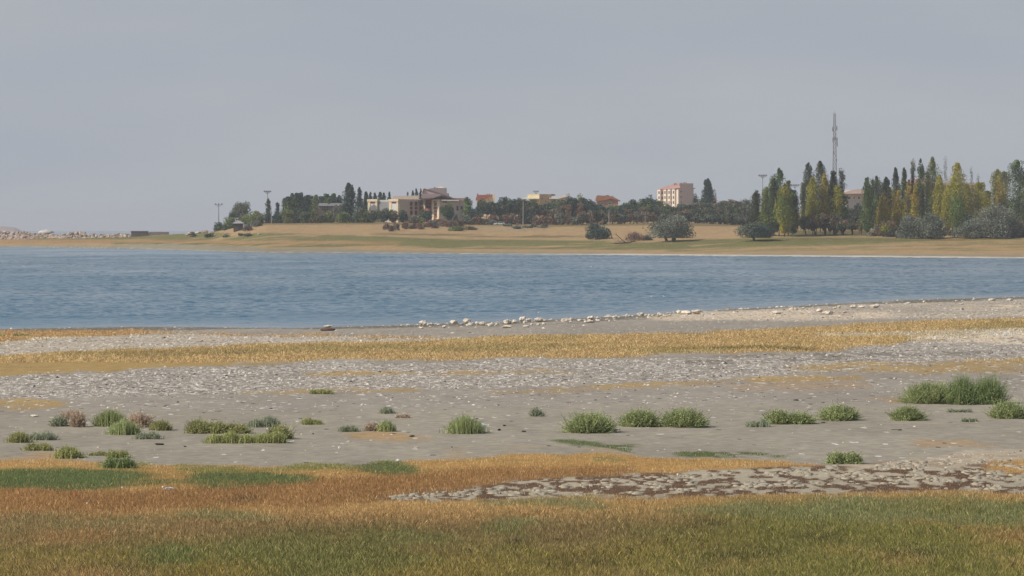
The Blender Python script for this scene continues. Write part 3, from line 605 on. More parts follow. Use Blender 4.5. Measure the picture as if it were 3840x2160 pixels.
thick(1812, 2060, 19, 22, 22, 1730, 832, 'loose', [['teal', 'dark'], ['dark', 'greyg'], ['dark', 'teal', 'brown']], 'slim dark tree with pale trunk', 'below the yellow building', 'slim pale-trunked trees', trunk=.42, bark='pale_bark', dens=1.2)
thick(2070, 2450, 26, 42, 24, 1730, 832, 'round', [['dark', 'teal'], ['greyg', 'dark'], ['brown', 'greyg'], ['olive', 'green']], 'middle dark tree', 'mid-thicket, left of the apartment block', 'middle thicket trees', trunk=.12, dens=1.2)
thick(2462, 2830, 27, 42, 24, 1730, 832, 'round', [['dark', 'greyg'], ['greyg', 'green'], ['olive', 'greyg'], ['greyg', 'brown']], 'middle grey-green tree', 'mid-thicket, below the apartment block', 'thicket trees below the apartment block', trunk=.12, dens=1.2)
thick(2100, 2440, 28, 42, 60, 1655, 843, 'round', [['brown', 'grey'], ['grey', 'greyg'], ['brown', 'greyg'], ['dark', 'brown']], 'low brownish tree', 'fronting the thicket over the tan field', 'front thicket trees left', trunk=.05, stems=2, bark='pale_bark')
thick(2450, 2810, 28, 44, 60, 1655, 843, 'round', [['grey', 'greyg'], ['greyg', 'dark'], ['dark', 'brown', 'greyg'], ['greyg', 'olive']], 'low grey-green tree', 'at the thicket front behind the silvery tree', 'front thicket trees right', trunk=.05, stems=2, bark='pale_bark')
thick(1850, 2010, 22, 34, 60, 1690, 838, 'dome', [['brown', 'grey'], ['dark', 'greyg'], ['brown', 'redbrown']], 'dark low bush', 'under the pale-trunked trees', 'low bushes beside the cars', trunk=.05, cat='shrub')
# singles around the apartment block
tree('broadleaf_tree', 2436, 738, 812, 30, 'round', ['dark', 'teal'], 'dark tree touching the left edge of the apartment block', D=1850)
tree('poplar_tree', 2654, 670, 800, 52, 'egg', ['dark', 'teal', 'dark'], 'tall dark egg-shaped tree standing right of the apartment block', 'tree', D=1850, trunk=.1, dens=1.6)
tree('broadleaf_tree', 2610, 721, 805, 26, 'loose', ['dark', 'greyg'], 'dark sparse tree in the shade of the apartment block right wall', D=1860)
tree('broadleaf_tree', 2628, 740, 808, 34, 'round', ['dark', 'greyg'], 'low dark tree between apartment block and egg-shaped tree', D=1850)
# field trees in front
tree('round_bush', 2237, 832, 898, 94, 'dome', ['teal', 'greyg', 'dark'], 'rounded blue-green bush alone on the tan field', 'shrub', trunk=.04, dens=1.4)
tree('olive_tree', 2515, 797, 906, 172, 'olive', ['silver', 'silver', 'greyg'], 'wide silvery olive-like tree with a dark trunk on the field', 'tree', trunk=.14, dens=1.2, stems=3)
tree('spreading_bush', 2838, 822, 903, 136, 'olive', ['teal', 'dark', 'greyg'], 'wide dark blue-green bush with a short trunk before the poplars', 'tree', trunk=.16, dens=1.3, stems=2)

# dead brush and the fallen branch beside the olive-like tree
def brush_pile(px, base, wpx, hpx, label, cols, n=900):
    D = far_D(px, base); x = X(px, D); z = tz(x, D); w = wpx*D/F; h = hpx*D/F; rg = np.random.default_rng(n)
    e = empty('brush_pile', (x, D, z), label, 'brush pile'); b = MB(); rr = random.Random(n)
    for k in range(150):
        a = rr.uniform(-1, 1); p = (a*w*.45, rr.uniform(-.2, .2)*w, rr.uniform(0, .3)*h); an = rr.uniform(0, 6.28)
        hh = h*(1-abs(a)**2)*rr.uniform(.3, 1.05); b.bar(p, (p[0]+math.cos(an)*w*.10+a*w*.06, p[1]+math.sin(an)*w*.1, hh), .06, .02, 3)
    o = b.build('branches', M['deadwood']); o.parent = e
    P, q = crown_points('low', h, w, n, rg); V, f_ = leaf_quads(P, np.full(n, .34), rg)
    mesh_np('twigs', V, f_, LEAF, e, leaf_colour(q, P, h, [LC[c] for c in cols], rg))
brush_pile(2380, 902, 74, 36, 'purple-brown heap of dead brush left of the silvery tree', ['purple', 'purple', 'brown'], 1000)
brush_pile(2428, 902, 40, 26, 'smaller dark brush heap under the silvery tree', ['purple', 'dark'], 500)
D = far_D(2335, 915); b = MB(); e = empty('fallen_tree', (X(2335, D), D, tz(X(2335, D), D)), 'bare fallen tree trunk with a raised fork on the shore grass', 'dead tree')
for a, c, r1, r2 in (((-3.2, 0, .1), (2.2, .2, .5), .22, .3), ((2.2, .2, .5), (5, 0, 1.2), .3, .22), ((1, 0, .5), (-2.2, .3, 3.3), .22, .1), ((-2.2, .3, 3.3), (-3.6, 0, 3.9), .1, .04), ((-2.2, .3, 3.3), (-2.6, .2, 4.5), .08, .03), ((3, 0, .6), (4.2, .3, 2.6), .16, .05), ((4, 0, .9), (6, .4, 2.4), .15, .05), ((-1, 0, .2), (-4.2, 0, .25), .2, .05)):
    b.bar(a, c, r1, r2, 6)
o = b.build('trunk', M['deadwood']); o.parent = e
b = MB(); rr = random.Random(5)
for k in range(40):
    p = (rr.uniform(-3, 5), rr.uniform(-.5, .5), rr.uniform(.2, 1)); b.bar(p, (p[0]+rr.uniform(-1.3, 1.3), p[1]+rr.uniform(-.8, .8), p[2]+rr.uniform(.2, 1.6)), .05, .015, 3)
o = b.build('twigs', M['deadwood']); o.parent = e

# right-hand poplars
POP = 'poplars on the right'
def pop(px, top, w, base, cols, label, split=None, kind='column', D=None, dens=1.25, **k):
    tree('poplar_tree', px, top, base, w*1.38, kind, cols, label, 'poplar', D=D, group=POP, split=split, trunk=k.pop('trunk', .07), dens=dens, leaf=.38, **k)
pop(2835, 712, 32, 884, ['pgreen', 'dpop'], 'low dark green poplar at the left end of the first poplar clump')
pop(2870, 700, 34, 884, ['pgreen', 'lgreen'], 'mid-green poplar second in the first clump, lower than its right neighbour')
pop(2901, 668, 36, 886, ['pgreen', 'dpop'], 'dark green poplar left against the tallest of the first clump')
pop(2921, 630, 46, 884, ['pgreen', 'pgreen', 'green'], 'tallest green poplar with a pointed top in the first clump')
pop(2942, 690, 46, 888, ['ygreen', 'pgreen', 'yellow'], 'poplar with yellow-green leaves at the front of the first clump')
pop(2956, 676, 44, 882, ['pgreen', 'olive'], 'olive-green poplar at the right side of the first clump')
pop(2974, 712, 38, 886, ['dpop', 'pgreen'], 'short dark poplar closing the first clump on the right')
pop(3032, 608, 38, 872, ['ygreen', 'dpop'], 'poplar with a dark bent top and yellow-green lower half, left of second clump', split=.50)
pop(3012, 682, 24, 876, ['dpop', 'olive'], 'thin dark poplar starting the second clump', kind='sparse', dens=1.8)
pop(3048, 664, 34, 880, ['ygreen', 'yellow'], 'yellow-green poplar low before the bent dark top')
pop(3075, 604, 46, 872, ['dpop', 'dpop', 'olive'], 'tallest dark poplar with open branches in the second clump', kind='column', dens=.85)
pop(3091, 649, 32, 880, ['gold', 'yellow'], 'golden yellow poplar in the middle of the second clump')
pop(3113, 690, 28, 880, ['ygreen', 'dpop'], 'yellow-green and dark poplar between the golden one and the lattice tower', split=.6)
pop(3124, 636, 30, 872, ['ygreen', 'dpop'], 'dark-topped poplar standing before the lattice tower', split=.6, dens=.9)
pop(3138, 694, 36, 880, ['yellow', 'ygreen'], 'bright yellow poplar at the foot of the lattice tower')
pop(3157, 636, 28, 872, ['dpop', 'dpop'], 'thin dark poplar right of the lattice tower', kind='sparse', dens=2.0)
pop(3160, 720, 30, 880, ['dpop', 'pgreen'], 'dark low poplar closing the second clump on the right')
pop(3252, 664, 30, 886, ['pgreen', 'green'], 'slim green poplar leaning right, first of the third clump')
pop(3274, 672, 22, 872, ['dpop', 'dpop'], 'thin dark poplar close behind the slim green one', kind='sparse', dens=2.0)
pop(3290, 659, 32, 872, ['dpop', 'pgreen'], 'dark poplar right of the grey hall building')
pop(3323, 660, 30, 882, ['gold', 'dpop'], 'poplar with a thin dark tip and orange-gold base', split=.62)
pop(3306, 738, 38, 884, ['gold', 'gold', 'yellow'], 'short orange-gold poplar at the left front of the third clump')
pop(3337, 700, 24, 872, ['dpop', 'olive'], 'dark green poplar between two golden ones', dens=1)
pop(3359, 625, 24, 872, ['yellow', 'dpop'], 'tall poplar with a dark tip over yellow leaves', split=.55)
pop(3370, 712, 32, 882, ['gold', 'yellow'], 'golden poplar before the dark-tipped tall one')
pop(3391, 626, 24, 872, ['dpop', 'dpop', 'pgreen'], 'dark tall poplar right beside the golden one', dens=1.1)
pop(3423, 606, 21, 872, ['dpop', 'olive'], 'very thin dark poplar with open branches', kind='sparse', dens=2.2)
pop(3407, 672, 26, 876, ['olive', 'gold'], 'olive-gold poplar between the dark tall one and the very thin one')
pop(3431, 688, 26, 882, ['gold', 'yellow'], 'narrow gold poplar before the very thin dark one')
pop(3453, 591, 28, 872, ['dpop', 'dpop', 'pgreen'], 'tallest dark narrow poplar before the pale house wall', dens=1.1)
pop(3478, 640, 22, 868, ['dpop', 'olive'], 'thin dark poplar left against the tall olive-topped one', kind='sparse', dens=1.6)
pop(3497, 587, 46, 872, ['olive', 'ygreen', 'pgreen'], 'tall olive-topped poplar, highest of the whole right group')
pop(3523, 654, 36, 874, ['yellow', 'ygreen'], 'yellow poplar with a dark-speckled crown right of the highest one')
pop(3553, 690, 36, 876, ['yellow', 'yellow', 'ygreen'], 'bright lemon-yellow poplar left of the broad yellow-crowned one')
pop(3589, 609, 58, 882, ['pgreen', 'yellow'], 'broad poplar with golden top and dark green lower part', split=.68, dens=1.4)
pop(3574, 660, 34, 872, ['yellow', 'ygreen'], 'yellow poplar left half hidden by the broad golden-topped one')
pop(3628, 690, 46, 872, ['yellow', 'gold', 'ygreen'], 'rounded yellow poplar in the gap right of the broad one')
pop(3674, 684, 50, 872, ['ygreen', 'yellow'], 'wide yellow-green poplar above the silvery bushes')
pop(3700, 716, 40, 872, ['yellow', 'ygreen'], 'low yellow poplar right above the largest silvery bush')
pop(3738, 634, 46, 872, ['ygreen', 'olive'], 'tall yellow-olive poplar left of the dark one at the picture edge')
pop(3764, 640, 42, 872, ['gold', 'olive', 'ygreen'], 'brownish gold poplar beside the dark one at the picture edge')
pop(3812, 599, 58, 878, ['pgreen', 'dpop', 'pgreen'], 'large dark green poplar at the right picture edge', dens=1.5)
pop(3846, 640, 44, 878, ['pgreen', 'olive'], 'green poplar cut by the right picture edge')
for px, top, where in ((3545, 592, 'behind the highest poplar'), (3642, 628, 'in the gap right of the broad poplar'), (3668, 655, 'above the yellow-green poplar')):
    tree('bare_tree', px, top, 860, 20, 'sparse', ['grey', 'dpop'], f'thin bare-branched tree {where}', 'tree', D=1600, trunk=.1, dens=.35, leaf=.3)
row('underbrush_tree', [(3028, 806, 62, 882), (3060, 800, 50, 882), (3092, 798, 62, 882), (3130, 802, 60, 882), (3160, 822, 56, 882), (3200, 832, 60, 880), (3226, 820, 40, 880)], 'dull olive-brown bushy tree', 'under the second poplar clump', 'bushy trees under the poplars', kind='round', cols=['olive', 'brown', 'greyg'], trunk=.28, stems=3)
row('shrub', [(3186, 770, 60, 872), (3222, 762, 50, 872)], 'dark grey-green tree', 'of two before the grey hall', 'trees before the grey hall', kind='round', cols=['greyg', 'dark'], D=1590, trunk=.1)
tree('shrub', 3290, 836, 886, 60, 'dome', ['brown', 'grey'], 'grey-brown dry bush below the dark poplar pair', 'shrub', trunk=.05)
tree('shrub', 3330, 820, 886, 76, 'dome', ['ygreen', 'olive', 'brown'], 'olive-yellow bush below the golden poplars', 'shrub', trunk=.05)
tree('shrub', 3334, 860, 888, 48, 'low', ['purple', 'dark'], 'dark purple low bush at the foot of the golden poplars', 'shrub', trunk=.03)
tree('silver_bush', 3412, 803, 894, 104, 'olive', ['silver', 'greyg'], 'silvery grey bush, left of the pair below the pale house', 'shrub', trunk=.03, dens=1.3)
tree('silver_bush', 3488, 784, 896, 122, 'olive', ['silver', 'silver', 'greyg'], 'tall silvery grey bush, right of the pair below the pale house', 'shrub', trunk=.03, dens=1.3)
tree('silver_bush', 3638, 806, 893, 150, 'olive', ['silver', 'greyg'], 'wide silvery bush at the front below the broad poplar', 'shrub', trunk=.03, dens=1.3)
tree('silver_bush', 3722, 752, 893, 150, 'olive', ['silver', 'silver', 'grey'], 'largest silvery bush, highest of the front bushes', 'shrub', trunk=.03, dens=1.3)
tree('silver_bush', 3776, 780, 890, 120, 'olive', ['silver', 'greyg'], 'silvery bush below the large dark poplar at the edge', 'shrub', trunk=.03, dens=1.3)
tree('shrub', 3820, 822, 888, 80, 'dome', ['grey', 'brown'], 'grey-brown bush at the right picture edge', 'shrub', trunk=.03)
tree('shrub', 3627, 786, 872, 84, 'dome', ['dark', 'teal'], 'very dark bush between broad poplar and largest silvery bush', 'shrub', trunk=.03)
for i, (px, top, w, cols, lb) in enumerate(((3900, 620, 60, ['pgreen', 'ygreen'], 'green poplar just beyond the right picture edge'), (3960, 650, 60, ['yellow', 'ygreen'], 'yellow poplar beyond the right picture edge'))): pop(px, top, w, 880, cols, lb)

# ------------------------------------------------------------------ buildings
def wall_panel(mb, a, b, s0, s1, z0, z1, out, inn=0.0):
    """box on the wall from a to b (world xy), from fraction s0 to s1, standing `out` metres proud"""
    a = Vector(a).to_2d(); b = Vector(b).to_2d(); d = b-a; n = Vector((d.y, -d.x)).normalized()
    if n.y > 0: n = -n
    p, q = a+d*s0, a+d*s1
    mb.prism([tuple(p-n*inn), tuple(q-n*inn), tuple(q+n*out), tuple(p+n*out)], z0, z1)

def window(parent, a, b, s0, s1, z0, z1, frame='whitewin', glass='glass', name='window', out=.10, inner=.14):
    m = MB(); wall_panel(m, a, b, s0, s1, z0, z1, out, -.002); w = m.build(name, M[frame], parent)
    g = MB(); e = (s1-s0)*inner; dz = (z1-z0)*inner*.8; mid = (s0+s1)/2
    wall_panel(g, a, b, s0+e, mid-e*.25, z0+dz, z1-dz, out+.03, -out); wall_panel(g, a, b, mid+e*.25, s1-e, z0+dz, z1-dz, out+.03, -out)
    o = g.build('pane', M[glass]); o.parent = w
    return w

def pt(px, D): return (X(px, D), D)
def prof(D, pts): return [(X(p, D), Zr(r, D)) for p, r in pts]

# --- the large complex: flat-roofed wing, plain block, gabled block
D0 = 1750
e = empty('school_building', (X(1550, D0), D0, tz(X(1550, D0), D0)), 'large cream and brown building complex with flat-roofed wing and gabled blocks', 'building')
zb = tz(X(1450, 1740), 1740)-1.0
A, B_ = pt(1384, 1752), pt(1498, 1744)
m = MB(); m.prism([A, B_, pt(1498, 1772), pt(1386, 1776)], zb, Zr(750, D0)); wing = m.build('flat_roofed_wing', M['grey'], e)
m = MB(); wall_panel(m, A, B_, .30, .70, Zr(769, D0), Zr(756.5, D0), .3, -.002); m.build('upper_window_band', M['dgrey'], wing)
m = MB(); wall_panel(m, A, B_, .31, .69, Zr(790, D0), Zr(762, D0), .45, -.302); m.build('grey_panel', M['dgrey'], wing)
for (s0, s1) in ((0.0, .31), (.70, 1.0)):
    bm_ = MB(); dw = (s1-s0)
    wall_panel(bm_, A, B_, s0-.01, s1+.01, Zr(756, D0), Zr(747, D0), 1.6, -.002)          # header
    wall_panel(bm_, A, B_, s0, s0+dw*.28, zb, Zr(756, D0)-.003, 1.3, -.002); wall_panel(bm_, A, B_, s1-dw*.2, s1, zb, Zr(756, D0)-.003, 1.3, -.002)
    bay = bm_.build('bay_frame', M['cream'], e)
    r_ = MB(); wall_panel(r_, A, B_, s0+dw*.282, s1-dw*.202, Zr(764, D0), Zr(756, D0)-.004, 1.05, -.002); wall_panel(r_, A, B_, s0+dw*.282, s1-dw*.202, zb, Zr(790, D0), 1.05, -.002)
    r_.build('red_infill', M['red'], bay)
    window(e, A, B_, s0+dw*.285, s1-dw*.205, Zr(789.8, D0), Zr(764.2, D0), 'whitewin', 'whitewin', out=1.1, inner=.08)
A2, B2 = pt(1498.6, 1743.5), pt(1571, 1753)
m = MB(); m.prism([A2, B2, pt(1571, 1780), pt(1499, 1780)], zb, Zr(747.5, D0)); pb = m.build('plain_block', M['beige'], e)
for s0 in (.53, .78):
    for (t0, t1) in ((756, 772), (775, 786), (789, 806)):
        window(e, A2, B2, s0, s0+.13, Zr(t1, D0), Zr(t0, D0), 'red', 'glass', inner=.12)
m = MB(); wall_panel(m, A2, B2, .50, 1.0, Zr(756, D0), Zr(749, D0), .25, -.002); m.build('parapet', M['grey'], pb)
m = MB(); m.profile(prof(1760, [(1472, 748), (1474, 735), (1570, 733), (1571, 748)]), 1762, 1776); m.build('roof_storey', M['beige'], e)
# gabled block
A3, B3 = pt(1571.5, 1756), pt(1621, 1750)
m = MB(); m.prism([A3, B3, pt(1621, 1780), pt(1572, 1780)], zb, Zr(749, D0)); g1 = m.build('left_front_wall', M['grey'], e)
def cream_bay(a, b, s0, s1, tops, label=None):
    dw = s1-s0; c_ = MB(); wall_panel(c_, a, b, s0, s0+dw*.26, zb, Zr(754, D0), 1.0, -.002); wall_panel(c_, a, b, s1-dw*.24, s1, zb, Zr(754, D0), 1.0, -.002)
    wall_panel(c_, a, b, s0-.005, s1+.005, Zr(754, D0)+.003, Zr(748, D0), 1.1, -.002)
    o = c_.build('bay_frame', M['cream'], e); r = MB()
    for (t0, t1) in tops['red']: wall_panel(r, a, b, s0+dw*.263, s1-dw*.243, Zr(t1, D0), Zr(t0, D0), .85, -.002)
    r.build('red_infill', M['red'], o)
    for (t0, t1) in tops['win']: window(e, a, b, s0+dw*.27, s1-dw*.25, Zr(t1, D0), Zr(t0, D0), 'white', 'glass', out=.88)
cream_bay(A3, B3, .0, .56, dict(red=[(773.5, 791)], win=[(757, 773)]))
m = MB(); wall_panel(m, A3, B3, .60, .98, zb, Zr(741, D0), .7, -.002); st = m.build('stair_recess', M['red'], e)
m = MB()
for t in (760, 772, 790): wall_panel(m, A3, B3, .62, .96, Zr(t+8, D0), Zr(t, D0), .8, -.702)
m.build('stair_window', M['glass'], st)
A4, B4 = pt(1621.5, 1748), pt(1652, 1744)
m = MB(); m.profile(prof(1750, [(1621.5, 842), (1621.5, 742), (1658, 733.5), (1721, 750), (1721, 842)]), 1752, 1785); gb = m.build('gable_block', M['grey'], e)
m = MB(); m.prism([A4, B4, pt(1652, 1751.9), pt(1621.5, 1751.9)], zb, Zr(752, D0)); m.build('left_bay_wall', M['beige'], e)
cream_bay(A4, B4, .10, .98, dict(red=[(775, 786), (801, 811)], win=[(757, 774.5), (786.5, 800.5)]))
A5, B5 = pt(1652.5, 1744), pt(1721, 1751)
m = MB(); m.prism([A5, B5, pt(1721, 1751.9), pt(1652.5, 1751.9)], zb, Zr(753, D0)); m.build('right_front_wall', M['grey'], e)
window(e, A5, B5, .08, .34, Zr(761, D0), Zr(755, D0), 'dgrey', 'glass')
window(e, A5, B5, .86, .97, Zr(790, D0), Zr(772, D0), 'roofbrown', 'glass')
m = MB(); m.profile(prof(1745, [(1568, 752), (1592, 744), (1624, 741), (1658, 731), (1724, 748.5), (1724, 751.5), (1658, 735), (1624, 745), (1594, 748)]), 1742, 1786); rf = m.build('gable_roof', M['roofbrown'], e)
m = MB(); m.profile(prof(1742, [(1655, 752), (1658, 749), (1722, 749.5), (1722, 753)]), 1740.5, 1743.9); m.build('white_eave', M['white'], rf)
m = MB(); m.profile(prof(1770, [(1574, 746), (1586, 727), (1648, 727), (1660, 732), (1640, 741)]), 1766, 1784); m.build('middle_roof', M['roofgrey'], e)
m = MB(); m.profile(prof(1788, [(1584, 770), (1584, 712), (1590, 708.5), (1655, 727), (1690, 740), (1690, 770)]), 1786.5, 1800); up = m.build('upper_pink_wall', M['pink'], e)
m = MB(); m.profile(prof(1786, [(1580, 724), (1588, 706.5), (1592, 706.5), (1692, 738), (1692, 741.5), (1591, 710.5), (1584, 726)]), 1786.2, 1802); m.build('upper_roof_edge', M['roofbrown'], up)
m = MB(); m.profile(prof(1786, [(1579, 727), (1586, 709), (1588.4, 708), (1582, 727)]), 1785.2, 1786.1); m.build('cream_gable_edge', M['cream'], up)
m = MB(); m.profile(prof(1806, [(1606, 770), (1606, 708), (1640, 703.5), (1672, 706), (1672, 722), (1681, 725), (1681, 736), (1697, 742), (1697, 770)]), 1804, 1826); tp = m.build('top_roof_block', M['roofgrey'], e)
m = MB(); m.ball((X(1654, 1812), 1812, Zr(707, 1812)), 20/7.55, 20/7.55, 6.5/7.55, 14, 5, True); m.build('roof_dome', M['cream'], tp, True)
m = MB(); m.profile(prof(1765, [(1690, 748), (1698, 742.5), (1744, 743), (1750, 752), (1722, 753)]), 1763, 1785); m.build('annex_roof', M['roofpink'], e)
m = MB(); m.prism([pt(1721.5, 1762), pt(1746, 1764), pt(1746, 1784), pt(1721.5, 1784)], zb, Zr(751.8, 1765)); ax = m.build('annex_wall', M['beige'], e)
window(e, pt(1721.5, 1762), pt(1746, 1764), .25, .55, Zr(785, D0), Zr(772, D0), 'roofbrown', 'glass')
tree('roof_shrub', 1525, 733, 748, 80, 'low', ['green', 'olive'], 'green foliage mass rising over the flat roof of the plain block', 'shrub', D=1795, trunk=.7, leaf=.5)

# --- red-roofed house behind the thicket
def house(px, D, label, wall, roofm, body, roofp, chim, depth=12, roof_over=1.0, wins=()):
    zb_ = Zr(812, D); e = empty('house', (X(px, D), D, zb_), label, 'house')
    m = MB(); m.profile(prof(D, body+[(body[-1][0], 812), (body[0][0], 812)]), D, D+depth); w = m.build('wall', M[wall], e)
    m = MB(); m.profile(prof(D, roofp), D-roof_over, D+depth+roof_over); r = m.build('roof', M[roofm], e)
    for (c, t, b_, cw) in chim:
        m = MB(); m.profile(prof(D, [(c-cw, b_), (c-cw, t+1), (c-cw-.8, t+1), (c-cw-.8, t), (c+cw+.8, t), (c+cw+.8, t+1), (c+cw, t+1), (c+cw, b_)]), D+3, D+4.4); m.build('chimney', M['red'], r)
    for (p0, p1, t, b_) in wins:
        window(e, pt(p0, D), pt(p1, D), 0, 1, Zr(b_, D), Zr(t, D), 'whitewin', 'glass')
    return e
house(1815, 1950, 'house with a faded red roof and chimneys right of the complex', 'cream', 'roofred', [(1787, 752), (1789, 734), (1846, 733), (1852, 752)], [(1783, 750), (1789, 731), (1848, 729.5), (1851, 733), (1846, 733.2), (1835, 738), (1815, 750), (1800, 754)], [(1791, 726, 734, 2.6), (1827, 726.5, 732, 1.8), (1835, 726, 731, 1.8)])
m = MB(); e = [o for o in S.objects if o.name.startswith('house')][0]
m.profile(prof(1948, [(1846, 735), (1849, 728.5), (1856, 728.5), (1856.5, 756), (1852, 756)]), 1946, 1947.9); m.build('gable_wall', M['cream'], e)
house(2280, 1950, 'house with a low orange-brown tiled roof above the thicket', 'aptbrown', 'rooforange', [(2239, 790), (2239, 740), (2286, 739), (2318, 752), (2318, 790)], [(2233, 754), (2237, 735), (2243, 732.5), (2286, 735), (2296, 736), (2326, 752), (2327, 755), (2290, 745), (2270, 751)], [(2244, 732, 738, 3), (2279, 731.5, 738, 5.5), (2299, 734, 742, 1.2)], wins=((2252, 2262, 758, 768), (2280, 2292, 757, 768)))
house(2677, 2060, 'small pale yellow house behind the egg-shaped tree', 'yellow', 'roofpink', [(2661, 770), (2661, 753), (2688, 753), (2688, 770)], [(2657, 754), (2668, 741), (2682, 742), (2692, 754)], [(2672, 738, 743, 1.2)], wins=((2666, 2671, 757, 763), (2678, 2683, 757, 763)))

# --- ochre and yellow building with white roof slabs
D = 2000; zb_ = Zr(800, D)
e = empty('yellow_building', (X(2045, D), D, zb_), 'ochre and pale yellow building with white slanting roof slabs above the thicket', 'building')
m = MB(); m.prism([pt(2023, 1992), pt(2068, 1996), pt(2068, 2015), pt(2023, 2012)], zb_, Zr(728.5, D)); m.build('ochre_block', M['ochre'], e)
a, b_ = pt(2023, 1992), pt(2068, 1996)
for s0, t in ((.15, 740), (.45, 752), (.70, 740), (.70, 756)): window(e, a, b_, s0, s0+.14, Zr(t+7, D), Zr(t, D), 'whitewin', 'glass')
m = MB(); m.prism([pt(1978, 2004), pt(2022.4, 2000), pt(2022.4, 2014), pt(1978, 2016)], Zr(744, D), Zr(729, D)); m.build('left_parapet', M['yellow'], e)
m = MB(); m.prism([pt(1958, 1996), pt(2022, 1994), pt(2022, 2018), pt(1960, 2018)], Zr(746, D), Zr(741.5, D)); m.build('white_roof_slab', M['white'], e)
m = MB(); m.prism([pt(1984, 2000), pt(2022.3, 1999), pt(2022.3, 2016), pt(1984, 2016)], zb_, Zr(746.2, D)); lw = m.build('left_wall', M['yellow'], e)
window(e, pt(1984, 2000), pt(2022.3, 1999), .1, .62, Zr(757, D), Zr(748, D), 'dgrey', 'glass')
m = MB(); m.profile(prof(D, [(2058, 746), (2060, 742), (2100, 736), (2110, 730), (2124, 728.5), (2125, 738), (2092, 746)]), 1994, 2014); m.build('white_roof_slab', M['white'], e)
m = MB(); m.profile(prof(D, [(2068.6, 800), (2068.6, 746.3), (2092, 746.3), (2125, 738.3), (2134, 738.3), (2134, 800)]), 1998, 2012); m.build('right_wall', M['grey'], e)
window(e, pt(2068.6, 1998), pt(2134, 1998), .05, .25, Zr(758, D), Zr(748, D), 'dgrey', 'glass'); window(e, pt(2068.6, 1998), pt(2134, 1998), .35, .5, Zr(758, D), Zr(750, D), 'whitewin', 'glass')
for cx, t in ((2126, 727), (2134, 725)):
    m = MB(); m.profile(prof(D, [(cx-1.6, 740), (cx-1.6, t), (cx+1.6, t), (cx+1.6, 740)]), 2003, 2005); m.build('chimney', M['aptbrown'], e)
m = MB(); m.profile(prof(D, [(2066, 730), (2068, 727.5), (2080, 728), (2084, 733), (2068, 735)]), 1999, 2003); m.build('roof_pipe', M['roofbrown'], e)

# --- four-storey apartment block
D = 2000; zb_ = Zr(806, D)
e = empty('apartment_block', (X(2535, D), D, zb_), 'four-storey cream apartment block with brown stripes and a red sloping roof', 'building')
LA, LB, RC = pt(2470, 2016), pt(2547, 2000), pt(2601, 2009)
back = pt(2530, 2026)
m = MB(); m.prism([LA, LB, RC, back], zb_, Zr(709, D)); body = m.build('wall', M['aptgrey'], e)
for s0, s1 in ((0, .145), (.30, .43), (.50, .63), (.71, .84), (.945, 1.0)):
    m = MB(); wall_panel(m, LA, LB, s0, s1, zb_, Zr(710.5, D), .9 if s0 != .945 else .6, -.002); pz = m.build('pilaster', M['apt'], e)
    if s0 < .9:
        for k in range(4):
            z1 = Zr(716+k*19, D); n = MB(); wall_panel(n, LA, LB, s0+(s1-s0)*.38, s0+(s1-s0)*.78, z1-1.5, z1, .98, -.902); n.build('window', M['glass'], pz)
for s0, s1 in ((.145, .30), (.43, .50), (.63, .71)):
    m = MB(); wall_panel(m, LA, LB, s0+.001, s1-.001, zb_, Zr(712, D), .25, -.002); st = m.build('brown_stripe', M['aptbrown'], e)
    for k in range(4):
        z1 = Zr(717+k*19, D); n = MB(); wall_panel(n, LA, LB, s0+.02, s1-.02, z1-1.6, z1, .33, -.252); n.build('window', M['glass'], st)
for k in range(3): window(e, LB, RC, .08, .16, Zr(722+k*20, D), Zr(715+k*20, D), 'aptgrey', 'glass')
# roof: slopes up from the long left side to a high stepped right wall
def P3(px, D, row): return (X(px, D), D, Zr(row, D))
m = MB(); a0, a1, r1, r0 = P3(2468, 2015, 709), P3(2550, 1998, 703.5), P3(2563, 2006, 688), P3(2527, 2021, 689)
up_ = lambda p, dz: (p[0], p[1], p[2]+dz)
m.poly([a0, a1, r1, r0]); m.poly([up_(q, -.35) for q in (a0, r0, r1, a1)])
for p, q in ((a0, a1), (a1, r1), (r1, r0), (r0, a0)): m.poly([p, up_(p, -.35), up_(q, -.35), q])
rf = m.build('roof', M['roofpink'], e)
m = MB(); m.prism([pt(2548, 2000.4), pt(2600, 2009), pt(2580, 2020), pt(2550, 2010)], Zr(709, D)+.003, Zr(687, D)); m.build('stepped_wall', M['aptgrey'], e)
m = MB(); m.prism([pt(2530, 2014), pt(2549.8, 2011), pt(2575, 2024), pt(2532, 2025)], Zr(709, D)+.003, Zr(691, D)); m.build('rear_wall', M['pink'], e)
for cx, t, w_ in ((2533, 687, 5), (2555, 685, 3), (2569, 683.5, 6)):
    m = MB(); m.profile(prof(2010, [(cx-w_, 694), (cx-w_, t), (cx+w_, t), (cx+w_, 694)]), 2010.5, 2012.5); m.build('chimney', M['roofpink'], rf)
m = MB(); m.box(X(2600.5, 2008), X(2607, 2008), 2007.5, 2009.5, Zr(707, D), Zr(704.5, D)); m.build('eave', M['roofbrown'], e)

